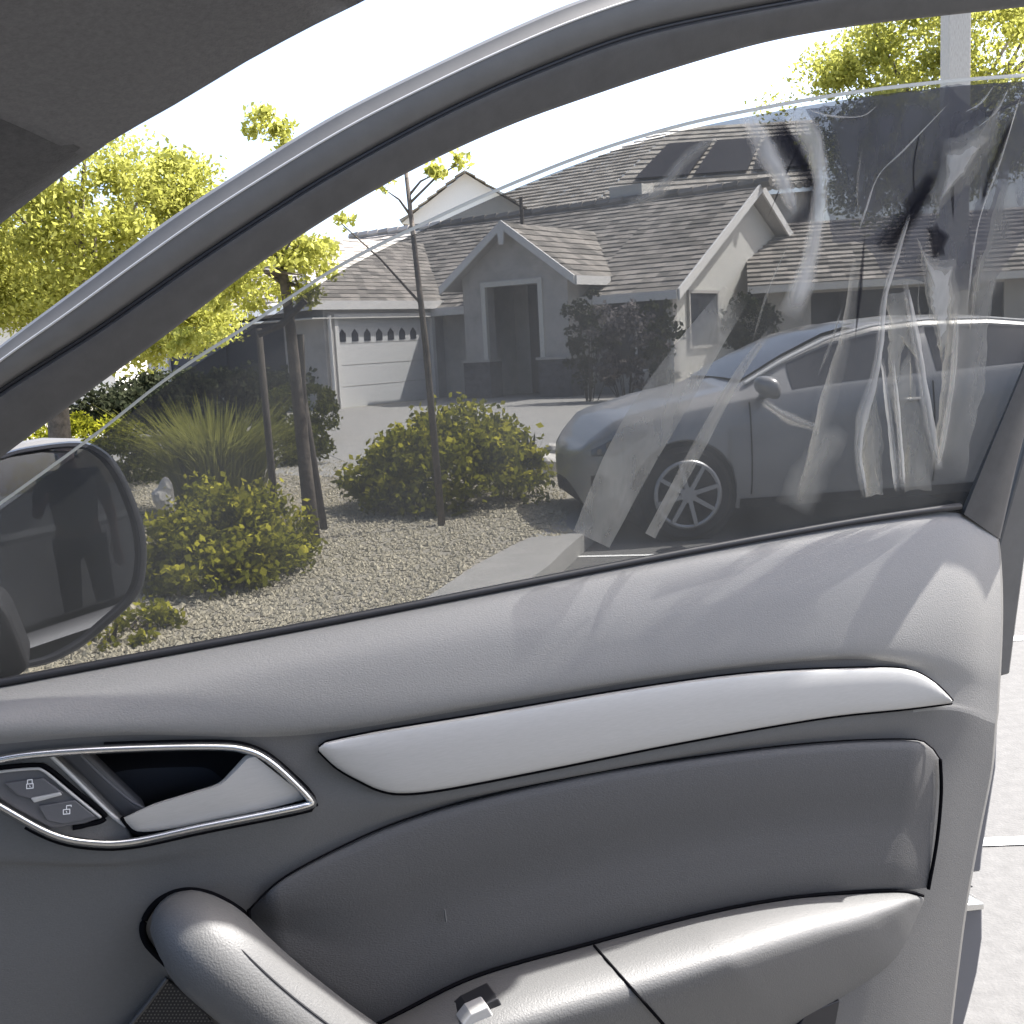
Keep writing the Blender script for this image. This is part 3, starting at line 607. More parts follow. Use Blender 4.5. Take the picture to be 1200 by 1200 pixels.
# pebbles on the bed near the door
n = 36000
pts = []
poly_in = [p.to_2d() for p in ki[:6]]
def left_of_kerb(x, y):
    for a, b in zip(poly_in, poly_in[1:]):
        if a.y <= y <= b.y: return x < a.x+(b.x-a.x)*(y-a.y)/(b.y-a.y)-.01
    return y > 4
while len(pts) < n:
    y = 4.6+9*random.random()**1.7; x = random.uniform(-3.2, .4)*max(1, y/8)
    if left_of_kerb(x, y) : pts.append((x, y))
pts = np.array(pts); r = RNG.uniform(.006, .018, n)*(1+(RNG.random(n) > .95)*.6)
oc = np.array([[1, 0, 0], [0, 1, 0], [-1, 0, 0], [0, -1, 0], [0, 0, .8], [0, 0, -.6]]); fc = [(0, 1, 4), (1, 2, 4), (2, 3, 4), (3, 0, 4), (1, 0, 5), (2, 1, 5), (3, 2, 5), (0, 3, 5)]
ang = RNG.uniform(0, 6.28, n); jit = RNG.uniform(.7, 1.3, (n, 6, 3)); Vv = oc[None]*jit*r[:, None, None]
ca, sa = np.cos(ang)[:, None], np.sin(ang)[:, None]; X = Vv[..., 0]*ca-Vv[..., 1]*sa; Yy = Vv[..., 0]*sa+Vv[..., 1]*ca
Vv = np.stack([X+pts[:, 0:1], Yy+pts[:, 1:2], Vv[..., 2]+KZ+r[:, None]*.3], -1)
tri = Vv[:, np.array(fc)].reshape(-1, 3, 3)
pbm = leafmat('pebbles', (.29, .265, .2), (.47, .43, .33), 0, 2)
tag(soup('gravel', tri, 3, pbm), 'loose tan gravel covering the planting bed', 'gravel', None, 'stuff')

# ================================================================ PARKED CAR
car = thing('parked_car', 'silver hatchback parked by the kerb seen through the tinted window', 'car', gp(800, 632))
CA = math.radians(7); cx = Vector((math.cos(CA), math.sin(CA), 0)); cy = Vector((-math.sin(CA), math.cos(CA), 0))
C0 = gp(806, 634)-cx*.82+cy*.86                                  # nose centre line on the ground
def W(x, y, z):
    if x < .45: x = .45-(.45-x)*.62
    return C0+cx*x+cy*y+EZ*z
ip = lambda xs, ys: (lambda x: float(np.interp(x, xs, ys)))
zbelt = ip([-.13, -.1, -.05, 0, .1, .3, .8, 1.3, 1.7, 3.0, 4.1, 4.3], [.56, .6, .64, .66, .72, .8, .9, .97, 1.0, 1.06, 1.12, 1.1])
ztop = ip([-.13, -.1, -.05, 0, .1, .3, .8, 1.25, 1.6, 1.95, 2.3, 2.7, 3.2, 3.7, 4.1, 4.3], [.57, .615, .66, .685, .755, .86, .98, 1.06, 1.24, 1.385, 1.465, 1.49, 1.475, 1.41, 1.28, 1.12])
wid = ip([-.13, -.1, -.05, 0, .06, .15, .3, .5, .8, 3.5, 4.1, 4.3], [.2, .38, .53, .6, .68, .74, .79, .84, .87, .87, .82, .72])
roofw = ip([-.13, 0, .3, .8, 1.25, 1.9, 2.4, 3.6, 4.3], [.15, .5, .66, .72, .7, .6, .58, .57, .52])
AR, WR, WX = .37, .335, (.82, 3.42)
def zbot(x):
    z = .2 if .3 < x < 4.1 else (.24 if x > -.02 else .24+(-.02-x)*1.6)
    for wx in WX:
        if abs(x-wx) < AR: z = max(z, WR+math.sqrt(AR*AR-(x-wx)**2)*.98)
    return z
def sect(x):
    zb, zs, zt, w_, rw = zbot(x), zbelt(x), ztop(x), wid(x), roofw(x)
    zt = max(zt, zs+.02)
    zm = min(max(.55, zb+.02), zs-.05); L_ = []
    L_ += [(w_*.93, zb), (w_*.985, zb+(zm-zb)*.5), (w_, zm), (w_*.985, zm+(zs-zm)*.6), (w_*.955, zs-.01)]
    gh = zt-zs
    L_ += [(w_*.95+(rw-w_*.95)*.06, zs+gh*.06+.004), (w_*.95+(rw-w_*.95)*.5, zs+gh*.5), (rw+.03, zs+gh*.86), (rw-.03, zs+gh*.955), (rw*.6, zt), (0, zt+.015)]
    return L_
xs = sorted(set([-.13, -.115, -.1, -.075, -.05, -.025, 0, .03, .08, .15, .22, .3, .38]+list(np.linspace(.45, 1.19, 26))+list(np.linspace(1.25, 3.0, 26))+list(np.linspace(3.05, 3.79, 26))+[3.9, 4.0, 4.1, 4.2, 4.27, 4.3]))
rows = []
for x in xs:
    s_ = sect(x); rows.append([W(x, -y, z) for y, z in s_]+[W(x, y, z) for y, z in s_[::-1][1:]])
mb = MB().grid(rows); n_ = len(rows[0]); mb.f += [tuple(range(n_)), tuple(range((len(xs)-1)*n_, len(xs)*n_))[::-1]]
fix_normals(mb.build('body', M_['carpaint'], car, True, 42))
# underside
MB().box(W(2.15, 0, .27), cx, cy, EZ, 3.9, 1.5, .1).build('underbody', M_['tyre'], car)
for wx in WX: MB().tube([W(wx, -.84, WR), W(wx, .84, WR)], AR+.005, 28).build('wheel_arch', M_['tyre'], car)
def side(x, f, off=.006):
    """a point on the near flank at height fraction f between belt and roof, a little proud"""
    s_ = sect(x); zs, zt, w_, rw = zbelt(x), ztop(x), wid(x), roofw(x); gh = zt-zs
    y = w_*.95+(rw+.03-w_*.95)*min(1, f/.86); return W(x, -y-off, zs+gh*f)
rows = []
for x in np.linspace(1.62, 2.62, 16): rows.append([side(x, f) for f in np.linspace(.1, .80, 6)])
MB().grid(rows).build('front_window', M_['carglass'], car, True)
rows = []
for x in np.linspace(2.7, 3.75, 14): rows.append([side(x, f) for f in np.linspace(.1, .80, 6)])
MB().grid(rows).build('rear_window', M_['carglass'], car, True)
rows = []
for x in np.linspace(1.3, 2.2, 12): rows.append([W(x, y*(roofw(x)-.06), ztop(x)+.012+.012*(1-y*y)) for y in np.linspace(-1, 1, 9)])
MB().grid(rows).build('windscreen', M_['carglass'], car, True)
# roof drip moulding that catches the light
MB().tube([side(x, .93, .012) for x in np.linspace(1.3, 3.9, 30)], .012, 6).build('roof_moulding', M_['fascia'], car)
def flank(x, z, off=.008):
    s_ = sect(x); ys = [p[0] for p in s_[:6]]; zs_ = [p[1] for p in s_[:6]]; return W(x-off*.3, -float(np.interp(z, zs_, ys))-off, z)
def patch(name, edge_lo, edge_hi, m, n_=14, par=None, off=.008):
    rows = [[flank(x, lo+(hi-lo)*t, off) for t in np.linspace(0, 1, 5)] for x, lo, hi in zip(np.linspace(edge_lo[0], edge_hi[0], n_), np.interp(np.linspace(0, 1, n_), [0, .5, 1], edge_lo[1]), np.interp(np.linspace(0, 1, n_), [0, .5, 1], edge_hi[1]))]
    return MB().grid(rows).build(name, m, par or car, True)
hl_ = patch('headlight', (.04, (.62, .635, .76)), (.56, (.665, .76, .80)), M_['lamp'])
for x, z_, r_ in ((.12, .655, .022), (.24, .695, .04), (.36, .735, .03)): 
    MB().tube([flank(x, z_, .010), flank(x, z_, .016)], r_, 14).build('reflector', M_['lampchrome'], hl_)
patch('fog_lamp', (.03, (.36, .34, .36)), (.2, (.48, .5, .46)), M_['tyre'])
patch('side_sill', (1.22, (.2, .2, .2)), (3.0, (.27, .27, .27)), M_['tyre'], 10)
# door shut lines and handles
for x in (1.3, 2.66): MB().tube([flank(x, z_, .002) for z_ in np.linspace(.3, zbelt(x)-.02, 8)], .006, 5).build('door_seam', M_['tyre'], car)
MB().tube([flank(x, .9, .02) for x in (2.38, 2.45, 2.55)], .016, 8).build('door_handle', M_['carpaint'], car, True)
mr_ = MB(); cm = W(1.4, -.99, 1.05)
mr_.grid([[cm+cx*(.1*math.cos(a)*math.cos(b)*(1.15 if math.cos(b) < 0 else .55))+cy*(.12*math.cos(a)*math.sin(b))+EZ*(.075*math.copysign(abs(math.sin(a))**.7, math.sin(a))-.03*math.cos(b)*math.cos(a)) for b in np.linspace(0, 2*math.pi, 17)] for a in np.linspace(-1.57, 1.57, 10)])
mr_.tube([W(1.4, -.82, .99), W(1.4, -.95, 1.01)], .03, 8); mr_.build('wing_mirror', M_['carpaint'], car, True)
for wx in WX:
    wb = MB(); prof = [(.0, .1), (.2, .1), (.3, .102), (.335, .06), (.335, -.06), (.3, -.1), (0, -.1)]
    y0 = -.79
    rows = [[W(wx+r_*math.cos(a), y0-o, WR+r_*math.sin(a)) for a in np.linspace(0, 2*math.pi, 40, endpoint=False)] for r_, o in prof]
    wo_ = wb.grid(rows, True).build('wheel', M_['tyre'], car, True, 40)
    rm = MB().grid([[W(wx+r_*math.cos(a), y0-o, WR+r_*math.sin(a)) for a in np.linspace(0, 2*math.pi, 40, endpoint=False)] for r_, o in ((.235, .104), (.245, .11), (.225, .112), (.215, .105))], True); rm.build('rim', M_['rim'], wo_, True)
    for i in range(8):
        a = 2*math.pi*(i+.3)/8; rd = cx*math.cos(a)+EZ*math.sin(a); tn = -cx*math.sin(a)+EZ*math.cos(a); c_ = W(wx, y0-.108, WR)
        MB().prism([c_+rd*.05-tn*.016, c_+rd*.05+tn*.016, c_+rd*.228+tn*.013, c_+rd*.228-tn*.013], -cy*.018).build('spoke', M_['rim'], wo_)
    MB().tube([W(wx, y0-.1, WR), W(wx, y0-.128, WR)], .055, 16).build('hub', M_['rim'], wo_)

# ================================================================ THE CAR WE SIT IN
own = thing('car', 'dark grey car interior with its front door swung open filling the foreground', 'car', (.3, .6, 0))
def rs_(pts, n): return catmull(pts, n)
def loft(rows, ncol, sub, fn):
    R = [rs_(r, ncol) for r in rows]; cols = []
    for j in range(ncol): cols.append(catmull([r[j] for r in R], (len(R)-1)*sub+1) if sub > 1 else [r[j] for r in R])
    # resampling by row index rather than by length keeps rows where they were drawn
    out = []
    for i in range(len(cols[0])): out.append([fn(*c[i]) for c in cols])
    return out
def loft_i(rows, ncol, sub, fn):
    R = np.array([rs_(r, ncol) for r in rows]); m = len(R); out = []
    for k_ in range((m-1)*sub+1):
        i = min(k_//sub, m-2); f = (k_-i*sub)/sub
        p1, p2 = R[i], R[i+1]; p0 = R[i-1] if i else 2*p1-p2; p3 = R[i+2] if i+2 < m else 2*p2-p1
        q = .5*((2*p1)+(-p0+p2)*f+(2*p0-5*p1+4*p2-p3)*f*f+(-p0+3*p1-3*p2+p3)*f**3)
        out.append([fn(*v) for v in q])
    return out
def H3(pts, h): return [(x, y, h) for x, y in pts]

# ---- door panel: rows from the window seal down; h = how far it stands into the cabin
panel_rows = [
    [(-60, 812, -.004), (0, 803, -.004), (150, 775, -.004), (350, 738, -.004), (560, 697, -.004), (750, 660, -.004), (900, 632, -.004), (1020, 611, -.004), (1110, 600, -.006), (1150, 612, -.012)],
    [(-60, 822, .018), (0, 813, .018), (150, 785, .018), (350, 748, .018), (560, 708, .018), (750, 672, .018), (900, 645, .018), (1020, 626, .016), (1115, 616, .01), (1167, 628, -.006)],
    [(-60, 838, .042), (0, 828, .042), (150, 808, .042), (350, 778, .042), (560, 744, .042), (750, 714, .042), (900, 692, .042), (1020, 678, .04), (1125, 668, .03), (1172, 672, .006)],
    [(-60, 852, .056), (0, 845, .056), (150, 838, .056), (350, 822, .056), (560, 790, .056), (750, 760, .056), (900, 740, .056), (1020, 728, .054), (1125, 722, .042), (1173, 725, .012)],
    [(-60, 868, .058), (0, 862, .058), (150, 856, .058), (350, 852, .058), (560, 822, .06), (750, 792, .06), (900, 772, .06), (1020, 764, .058), (1120, 772, .045), (1171, 780, .012)],
    [(-60, 886, .047), (0, 880, .047), (150, 868, .047), (350, 868, .047), (560, 836, .048), (750, 804, .048), (900, 784, .048), (1020, 778, .047), (1118, 800, .038), (1169, 815, .008)],
    [(-60, 930, .045), (0, 925, .045), (150, 920, .045), (350, 905, .045), (560, 885, .046), (750, 850, .046), (900, 825, .046), (1020, 812, .045), (1115, 822, .036), (1168, 835, .006)],
    [(-60, 1005, .046), (0, 1000, .046), (150, 1000, .046), (350, 950, .047), (470, 938, .05), (560, 926, .05), (750, 890, .05), (900, 860, .05), (1020, 842, .048), (1112, 832, .037), (1166, 848, .006)],
    [(-60, 1030, .04), (0, 1020, .04), (150, 1020, .04), (300, 1005, .04), (420, 980, .04), (560, 940, .04), (750, 903, .04), (900, 880, .04), (1020, 868, .038), (1108, 862, .03), (1164, 875, .004)],
    [(-60, 1080, .034), (0, 1075, .034), (150, 1075, .034), (300, 1065, .033), (420, 1030, .032), (560, 990, .032), (750, 950, .032), (900, 920, .032), (1020, 905, .03), (1104, 905, .024), (1160, 910, .002)],
    [(-60, 1130, .032), (0, 1130, .032), (150, 1130, .032), (300, 1120, .03), (420, 1090, .03), (560, 1060, .03), (750, 1020, .03), (900, 1000, .03), (1020, 985, .028), (1092, 990, .022), (1144, 990, .0)],
    [(-60, 1220, .03), (0, 1220, .03), (150, 1220, .03), (300, 1220, .03), (420, 1180, .03), (560, 1150, .03), (750, 1120, .03), (900, 1095, .03), (1020, 1085, .028), (1075, 1085, .02), (1128, 1085, -.002)],
    [(-60, 1330, .03), (0, 1330, .03), (150, 1330, .03), (300, 1330, .03), (420, 1320, .03), (560, 1310, .03), (750, 1300, .03), (900, 1290, .03), (1000, 1280, .026), (1050, 1280, .018), (1104, 1280, -.004)],
]
PL = loft_i(panel_rows, 110, 6, dp)
PX = loft_i(panel_rows, 110, 6, lambda x, y, h: (x, y))
bez = [(-60, 902), (0, 884), (60, 876), (150, 871), (250, 869), (290, 873), (318, 886), (350, 914), (371, 938), (366, 948), (330, 957), (240, 975), (160, 992), (110, 994), (60, 984), (0, 952), (-60, 915)]
Bz = catmull(bez, 160, True)
def inside(x, y, poly):
    c = False; j = len(poly)-1
    for i in range(len(poly)):
        a, b = poly[i], poly[j]; j = i
        if (a[1] > y) != (b[1] > y) and x < (b[0]-a[0])*(y-a[1])/(b[1]-a[1])+a[0]: c = not c
    return c
_cb = np.array([150., 928.]); Bsm = [_cb+(p-_cb)*.95 for p in Bz]
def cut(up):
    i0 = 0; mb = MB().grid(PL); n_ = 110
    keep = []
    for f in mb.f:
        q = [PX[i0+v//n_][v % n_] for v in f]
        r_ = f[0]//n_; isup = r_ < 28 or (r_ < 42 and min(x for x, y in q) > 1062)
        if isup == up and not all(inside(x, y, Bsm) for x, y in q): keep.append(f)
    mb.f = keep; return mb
door = cut(False).build('door', M_['plastic'], own, True)
cut(True).build('upper_panel', M_['upper'], door, True)  # top of the same panel, split off to carry the painted-in light
# rolled rear edge of the panel
edge = [r[-1] for r in panel_rows]
rows = [[dp(x, y, h) for x, y, h in catmull(edge, 60)], [dp(x+2, y, h-.006) for x, y, h in catmull(edge, 60)], [dp(x+2.5, y, h-.02) for x, y, h in catmull(edge, 60)], [dp(x-4, y, h-.05) for x, y, h in catmull(edge, 60)]]
MB().grid(rows).build('panel_edge', M_['frame_light'], door, True)
# window seal
sl_ = [(-60, 812), (0, 803), (150, 775), (350, 738), (560, 697), (750, 660), (900, 632), (1020, 611), (1125, 596)]
sc_ = catmull(sl_, 50)
MB().tube([dp(x, y-3, .001) for x, y in sc_], .0045, 8).build('window_seal', M_['rubber'], door, True)
MB().grid([[dp(x, y+1, -.002) for x, y in sc_], [dp(x, y-2, -.012) for x, y in sc_], [dp(x, y+8, -.03) for x, y in sc_]]).build('seal_lip', M_['rubber'], door, True)
# door shell (outer skin and latch face) behind the panel
def shell(name, pts, h0, h1, m, bev=.004):
    A = [dp(x, y, h0) for x, y in pts]; B = [p+DN*(h1-h0) for p in A]; n_ = len(A)
    o = MB().add(A+B, [tuple(range(n_)), tuple(range(n_, 2*n_))[::-1]]+[(i, (i+1) % n_, n_+(i+1) % n_, n_+i) for i in range(n_)]).build(name, m, door)
    fix_normals(o); bevel(o, bev); return o
shell('door_shell', [(-60, 840), (400, 760), (1100, 640), (1160, 655), (1172, 790), (1168, 900), (1152, 1000), (1150, 1022), (1112, 1026), (900, 1030), (-60, 1030)], -.035, -.12, M_['bodypaint'])
shell('door_shell', [(1108, 1066), (1152, 1062), (1152, 1100), (1146, 1140), (1136, 1180), (1125, 1220), (1090, 1330), (300, 1330), (300, 1066)], -.035, -.12, M_['bodypaint'])
shell('latch_plate', [(1100, 1062), (1153, 1058), (1154, 1066), (1100, 1072)], -.03, -.115, M_['chrome'], .002)
shell('latch', [(1112, 1024), (1138, 1024), (1140, 1030), (1134, 1034), (1142, 1040), (1130, 1042), (1112, 1042)], -.05, -.1, M_['rubber'], .002)
shell('latch_striker', [(1112, 1040), (1134, 1038), (1136, 1046), (1146, 1052), (1136, 1060), (1112, 1060)], -.055, -.1, M_['chrome'], .002)
shell('shell_core', [(1000, 900), (1110, 900), (1108, 1200), (1000, 1200)], -.03, -.03-.06, M_['rubber'])

# seams drawn as thin recessed grooves
def groove(name, pts, h, r, m='gap', n_=60, par=None, fn=dp):
    hs = h if hasattr(h, '__len__') else [h]*len(pts)
    q = catmull([(x, y, hh) for (x, y), hh in zip(pts, hs)], n_)
    return MB().tube([fn(*p) for p in q], r, 6).build(name, M_[m], par or door, True)

# ---- padded insert, slightly proud of the panel
ins_top = [(292, 1066), (330, 1030), (400, 992), (470, 962), (560, 935), (700, 905), (850, 882), (960, 870), (1050, 866), (1085, 870), (1102, 890)]
ins_bot = [(305, 1110), (340, 1135), (420, 1205), (500, 1172), (560, 1142), (690, 1104), (820, 1070), (920, 1052), (1010, 1045), (1060, 1043), (1088, 1040)]
T_ = catmull(ins_top, 90); B_ = catmull(ins_bot, 90)
rows = []
for f, h in ((0, .036), (.012, .0455), (.03, .0495), (.08, .0515), (.2, .052), (.38, .047), (.5, .041), (.62, .041), (.8, .043), (.93, .042), (1, .036)):
    row = []
    for i, (a, b) in enumerate(zip(T_, B_)):
        e = min(1, min(i, 89-i)/4); p = a*(1-f)+b*f; row.append(dp(p[0], p[1], .034+(h-.034)*e))
    rows.append(row)
MB().grid(rows).build('insert_panel', M_['insert'], door, True)
groove('insert_seam', ins_top, .0462, .001); groove('insert_seam', [(1102, 890), (1103, 930), (1098, 985), (1088, 1042)], [.0415, .0385, .037, .036], .0024)
groove('insert_seam', [(292, 1066), (292, 1085), (300, 1108), (345, 1140), (430, 1205)], .0435, .0024)

tag(MB().tube([dp(521, 1066, .0465), dp(523, 1080, .0465)], .0012, 5).build('scuff', M_['armrest'], door))
# ---- silver trim strip
def inlay(name, outline, h0, h1, m, bev=.002, par=None, n_=None, fn=dp):
    pts = catmull(outline, n_, True) if n_ else outline
    A = [fn(p[0], p[1], h1) for p in pts]; B = [fn(p[0], p[1], h1)-DN*(h1-h0) for p in pts]; k_ = len(A)
    o = MB().add(A+B, [tuple(range(k_)), tuple(range(k_, 2*k_))[::-1]]+[(i, (i+1) % k_, k_+(i+1) % k_, k_+i) for i in range(k_)]).build(name, m, par or door)
    fix_normals(o); bevel(o, bev, 3); return o
tt = [(374, 876), (382, 870), (450, 856), (560, 838), (750, 806), (880, 789), (1000, 783), (1060, 784), (1088, 795), (1106, 810), (1116, 821)]
tb = [(374, 880), (395, 900), (425, 917), (445, 926), (470, 930), (520, 925), (640, 902), (800, 870), (960, 842), (1060, 831), (1115, 824)]
TT = catmull(tt, 80); TB = catmull(tb, 80); rows = []
for f, h in ((0, .046), (0.0, .058), (.04, .0645), (.12, .066), (.4, .066), (.75, .0635), (.95, .06), (.99, .058), (1, .05)):
    rows.append([dp(*(a*(1-f)+b*f), h) for a, b in zip(TT, TB)])
MB().grid(rows).build('trim_strip', M_['alu'], door, True, 60)
groove('trim_gap', tb, .054, .0022); groove('trim_gap', tt[:1]+tt[1:], .05, .0022)

# ---- inner door handle
cr = np.array([215., 915.]); rows = []
for f, h in ((1.0, .046), (.97, .02), (.9, -.01), (.7, -.03), (.35, -.035), (.02, -.036)): rows.append([dp(*(cr+(p-cr)*f), h) for p in Bz])
MB().grid(rows, True).build('handle_recess', M_['recess'], door, True, 60)
shell_p = [(-58, 903), (0, 886), (57, 880), (100, 918), (150, 970), (158, 989), (110, 991), (60, 981), (0, 950), (-58, 914)]
ctr = np.array([150., 925.])
rows = []
for sc, h in ((.0, .05), (2, .062), (5, .067), (9, .066), (11, .058), (11, .02)):
    row = []
    for i, p in enumerate(Bz):
        a, b = Bz[i-2], Bz[(i+2) % len(Bz)]; tn = (b-a)/np.linalg.norm(b-a); nr = np.array([-tn[1], tn[0]]); 
        if nr@(ctr-p) < 0 and 40 < p[0] < 330: nr = -nr
        row.append(dp(*(p+nr*sc), h))
    rows.append(row)
MB().grid(rows, True).build('handle_bezel', M_['chrome'], door, True)
groove('bezel_gap', [(p[0], p[1]) for p in Bz[::4]][8:36]+[], .05, .002)
# recess walls: sloped bright-edged side and cup
inlay('switch_plate', shell_p, .02, .047, M_['plastic'], .003)
inlay('handle_cup', [(64, 884), (98, 878), (172, 950), (172, 975), (150, 968)], .0, .03, M_['button'], .006)
groove('cup_edge', [(58, 884), (90, 915), (125, 950), (148, 968)], .047, .0022, 'alu'); groove('cup_edge', [(90, 880), (120, 910), (150, 936), (168, 947)], .037, .0018, 'button')
lev_t = [(145, 958), (180, 942), (225, 928), (255, 918), (272, 902), (287, 886), (296, 884)]
lev_b = [(148, 964), (162, 975), (200, 972), (250, 962), (310, 950), (350, 940), (361, 936)]
LT = catmull(lev_t, 40); LB = catmull(lev_b, 40); rows = []
for f, h in ((0, .035), (0, .058), (.06, .064), (.3, .063), (.8, .06), (.97, .056), (1, .04)): rows.append([dp(*(a*(1-f)+b*f), h) for a, b in zip(LT, LB)])
rows = [r+[dp(361, 934, .05)] for r in rows]
MB().grid(rows).build('door_lever', M_['alu'], door, True, 60)
groove('lever_gap', [(143, 958), (150, 968), (164, 977), (200, 974), (300, 954), (358, 940), (364, 934), (340, 912), (298, 882)], .05, .0022)
sw = inlay('lock_switch', [(-30, 910), (0, 902), (40, 899), (54, 902), (75, 918), (122, 958), (100, 966), (60, 972), (20, 950), (-30, 918)], .03, .052, M_['button'], .003)
groove('switch_gap', [(-30, 908), (0, 900), (42, 897), (57, 901), (90, 928), (123, 957), (100, 967), (85, 970)], .05, .0025)
groove('switch_edge', [(-20, 909), (0, 904.5), (38, 901), (52, 904), (80, 927), (118, 958)], .0535, .0014, 'alu')
inlay('lock_button', [(5, 918), (50, 912), (75, 930), (38, 937), (20, 932)], .05, .055, M_['button'], .001)
inlay('lock_button', [(45, 945), (88, 938), (112, 957), (75, 966), (55, 962)], .05, .055, M_['button'], .001)
inlay('switch_bar', [(36, 936), (70, 929), (73, 932), (40, 941)], .052, .0575, M_['alu'], .001)
def padlock(cx_, cy_, s, open_=False):
    mb = MB(); 
    def st(x0, y0, x1, y1, w_=1.0):
        d = np.array([x1-x0, y1-y0]); d = d/np.linalg.norm(d); n_ = np.array([-d[1], d[0]])*w_*.5
        pts = [np.array([x0, y0])-n_, np.array([x1, y1])-n_, np.array([x1, y1])+n_, np.array([x0, y0])+n_]
        mb.add([dp(cx_+p[0]*s, cy_+p[1]*s, .0556) for p in pts], [(0, 1, 2, 3)])
    st(-4, 0, 4, -.8); st(-4, 5, 4, 4.2); st(-3.6, 0, -3.6, 5); st(3.6, -.7, 3.6, 4.3); st(-.4, 1.4, .4, 3.2)
    dy = 0; dx = 2.6 if open_ else 0
    st(-2.6+dx, -.4, -2.6+dx, -4.6); st(-2.9+dx, -4.6, 2.9+dx, -5.2); st(2.6+dx, -5, 2.6+dx, -1.2 if not open_ else -3.4)
    return mb.build('lock_symbol', M_['white'], door)
padlock(35, 919, 1.05); padlock(78, 949, 1.05, True)

# ---- armrest
arm_b = [(395, 1225), (470, 1186), (560, 1143), (690, 1106), (820, 1072), (920, 1053), (1010, 1045), (1060, 1044), (1082, 1050)]
arm_t = [(560, 1330), (640, 1310), (720, 1290), (800, 1262), (880, 1228), (940, 1196), (1000, 1160), (1050, 1122), (1083, 1056)]
AB = catmull(arm_b, 70); AT = catmull(arm_t, 70); rows = []
for f, h in ((0, .03), (.02, .045), (.1, .075), (.2, .1), (.3, .12), (.36, .128), (.42, .131), (.5, .127), (.6, .115), (.75, .092), (.9, .065), (1.0, .03)):
    row = []
    for i, (a, b) in enumerate(zip(AB, AT)):
        e = (min(1, (69-i)/26))**.55; p = a*(1-f)+b*f; row.append(dp(p[0], p[1], .03+(h-.03)*e))
    rows.append(row)
MB().grid(rows).build('armrest', M_['armrest'], door, True)
ji = min(range(70), key=lambda i: abs(AB[i][0]-694))
jp = [tuple(rows[k_][min(69, ji+d_)]+DN*.0006) for k_, d_ in zip(range(1, 12), (0,)*11)]
MB().tube(catmull(jp, 40), .0018, 6).build('armrest_joint', M_['gap'], door)
groove('armrest_seam', arm_b, .039, .0022)
inlay('window_switch', [(536, 1200), (552, 1185), (584, 1169), (593, 1187), (566, 1204), (545, 1212)], .07, .104, M_['rubber'], .002)
inlay('switch_key', [(541, 1202), (552, 1188), (572, 1179), (580, 1193), (560, 1206)], .09, .112, M_['alu'], .002)
inlay('pocket', [(930, 1212), (945, 1188), (985, 1172), (980, 1200), (960, 1230)], .02, .034, M_['recess'], .002)

# ---- pull handle
pc = [(200, 1064, .03), (224, 1087, .066), (258, 1122, .088), (308, 1166, .098), (372, 1214, .104), (440, 1262, .106), (520, 1322, .106)]
PC = catmull(pc, 44); PRr = [.0455*math.sqrt(max(.05, 1-(1-min(1, (i+.3)/9))**2))*(1-.1*min(1, i/25)) for i in range(44)]
rows_c = [dp(*p) for p in PC]
MB().tube(rows_c, PRr, 20, 1.15, DN).build('pull_handle', M_['armrest'], door, True)
ph = [(214, 1046), (225, 1062), (248, 1092), (285, 1122), (340, 1158), (400, 1190), (460, 1228)]
# groove along the grip, lying on its surface
gv = []
for i in range(4, 44):
    p = rows_c[i]; t = (rows_c[min(i+1, 43)]-rows_c[i-1]).normalized(); b = t.cross(DN).normalized(); b = b if b.z > 0 else -b; a2 = DN
    gv.append(p+b*PRr[i]*.62+a2*PRr[i]*1.15*.80)
MB().tube(gv, .0011, 5).build('handle_seam', M_['rubber'], door)
groove('handle_gap', [(195, 1130), (172, 1105), (168, 1082), (185, 1056), (214, 1043), (248, 1048), (285, 1070), (293, 1086)], .036, .0035)
# ---- speaker grille
inlay('speaker_grille', [(197, 1148), (230, 1175), (262, 1215), (300, 1290), (90, 1290), (130, 1225)], .03, .036, M_['rubber'], .002)
V = []
for ix in range(60):
    for iy in range(36):
        x = 110+ix*4.2+(iy % 2)*2.1; y = 1150+iy*3.9
        if y < 1150+(abs(x-197))*(1.0 if x < 197 else .9) or x > 320: continue
        c_ = dp(x, y, .0375); s_ = .0011
        V.append([tuple(c_+DE*s_*math.cos(q)+EZ*s_*math.sin(q)) for q in (.4, 1.97, 3.54, 5.1)])
if V: 
    go_ = soup('grille_mesh', np.array(V), 4, M_['frame_light'], door); go_['kind'] = 'stuff'
groove('grille_edge', [(196, 1146), (170, 1180), (130, 1228)], .039, .0025, 'trimrubber')

# ---- window frame (upper door frame) : bands from outside edge to inner edge
up_ = [(-80, 470), (0, 405), (100, 330), (200, 255), (300, 190), (400, 130), (520, 70), (620, 24), (690, -4), (800, -40), (950, -75), (1250, -115)]
mid = [(-80, 520), (0, 458), (115, 385), (230, 305), (320, 246), (400, 197), (520, 132), (640, 78), (760, 36), (930, 2), (1050, -16), (1260, -38)]
low = [(-80, 598), (0, 537), (100, 462), (190, 396), (300, 312), (400, 246), (500, 191), (600, 146), (700, 110), (800, 77), (900, 49), (1000, 31), (1100, 19), (1260, 2)]
U, Mi, Lo = catmull(up_, 90), catmull(mid, 90), catmull(low, 90)
def band(a, b, prof, name, m):
    rows = [[wp(*(p*(1-f)+q*f), h) for p, q in zip(a, b)] for f, h in prof]
    o = MB().grid(rows).build(name, M_[m], wf, True, 50); return o
wf = MB().grid([[wp(p[0], p[1], -.02) for p in U], [wp(p[0], p[1], -.022) for p in Lo]]).build('window_frame', M_['trimrubber'], own, True)
band(U, Mi, ((0, -.03), (0, -.005), (.06, .004), (.28, .008), (.33, .0115), (.36, .012), (.6, .012), (.85, .010), (.95, .004), (1, -.008)), 'outer_trim', 'frame_light')
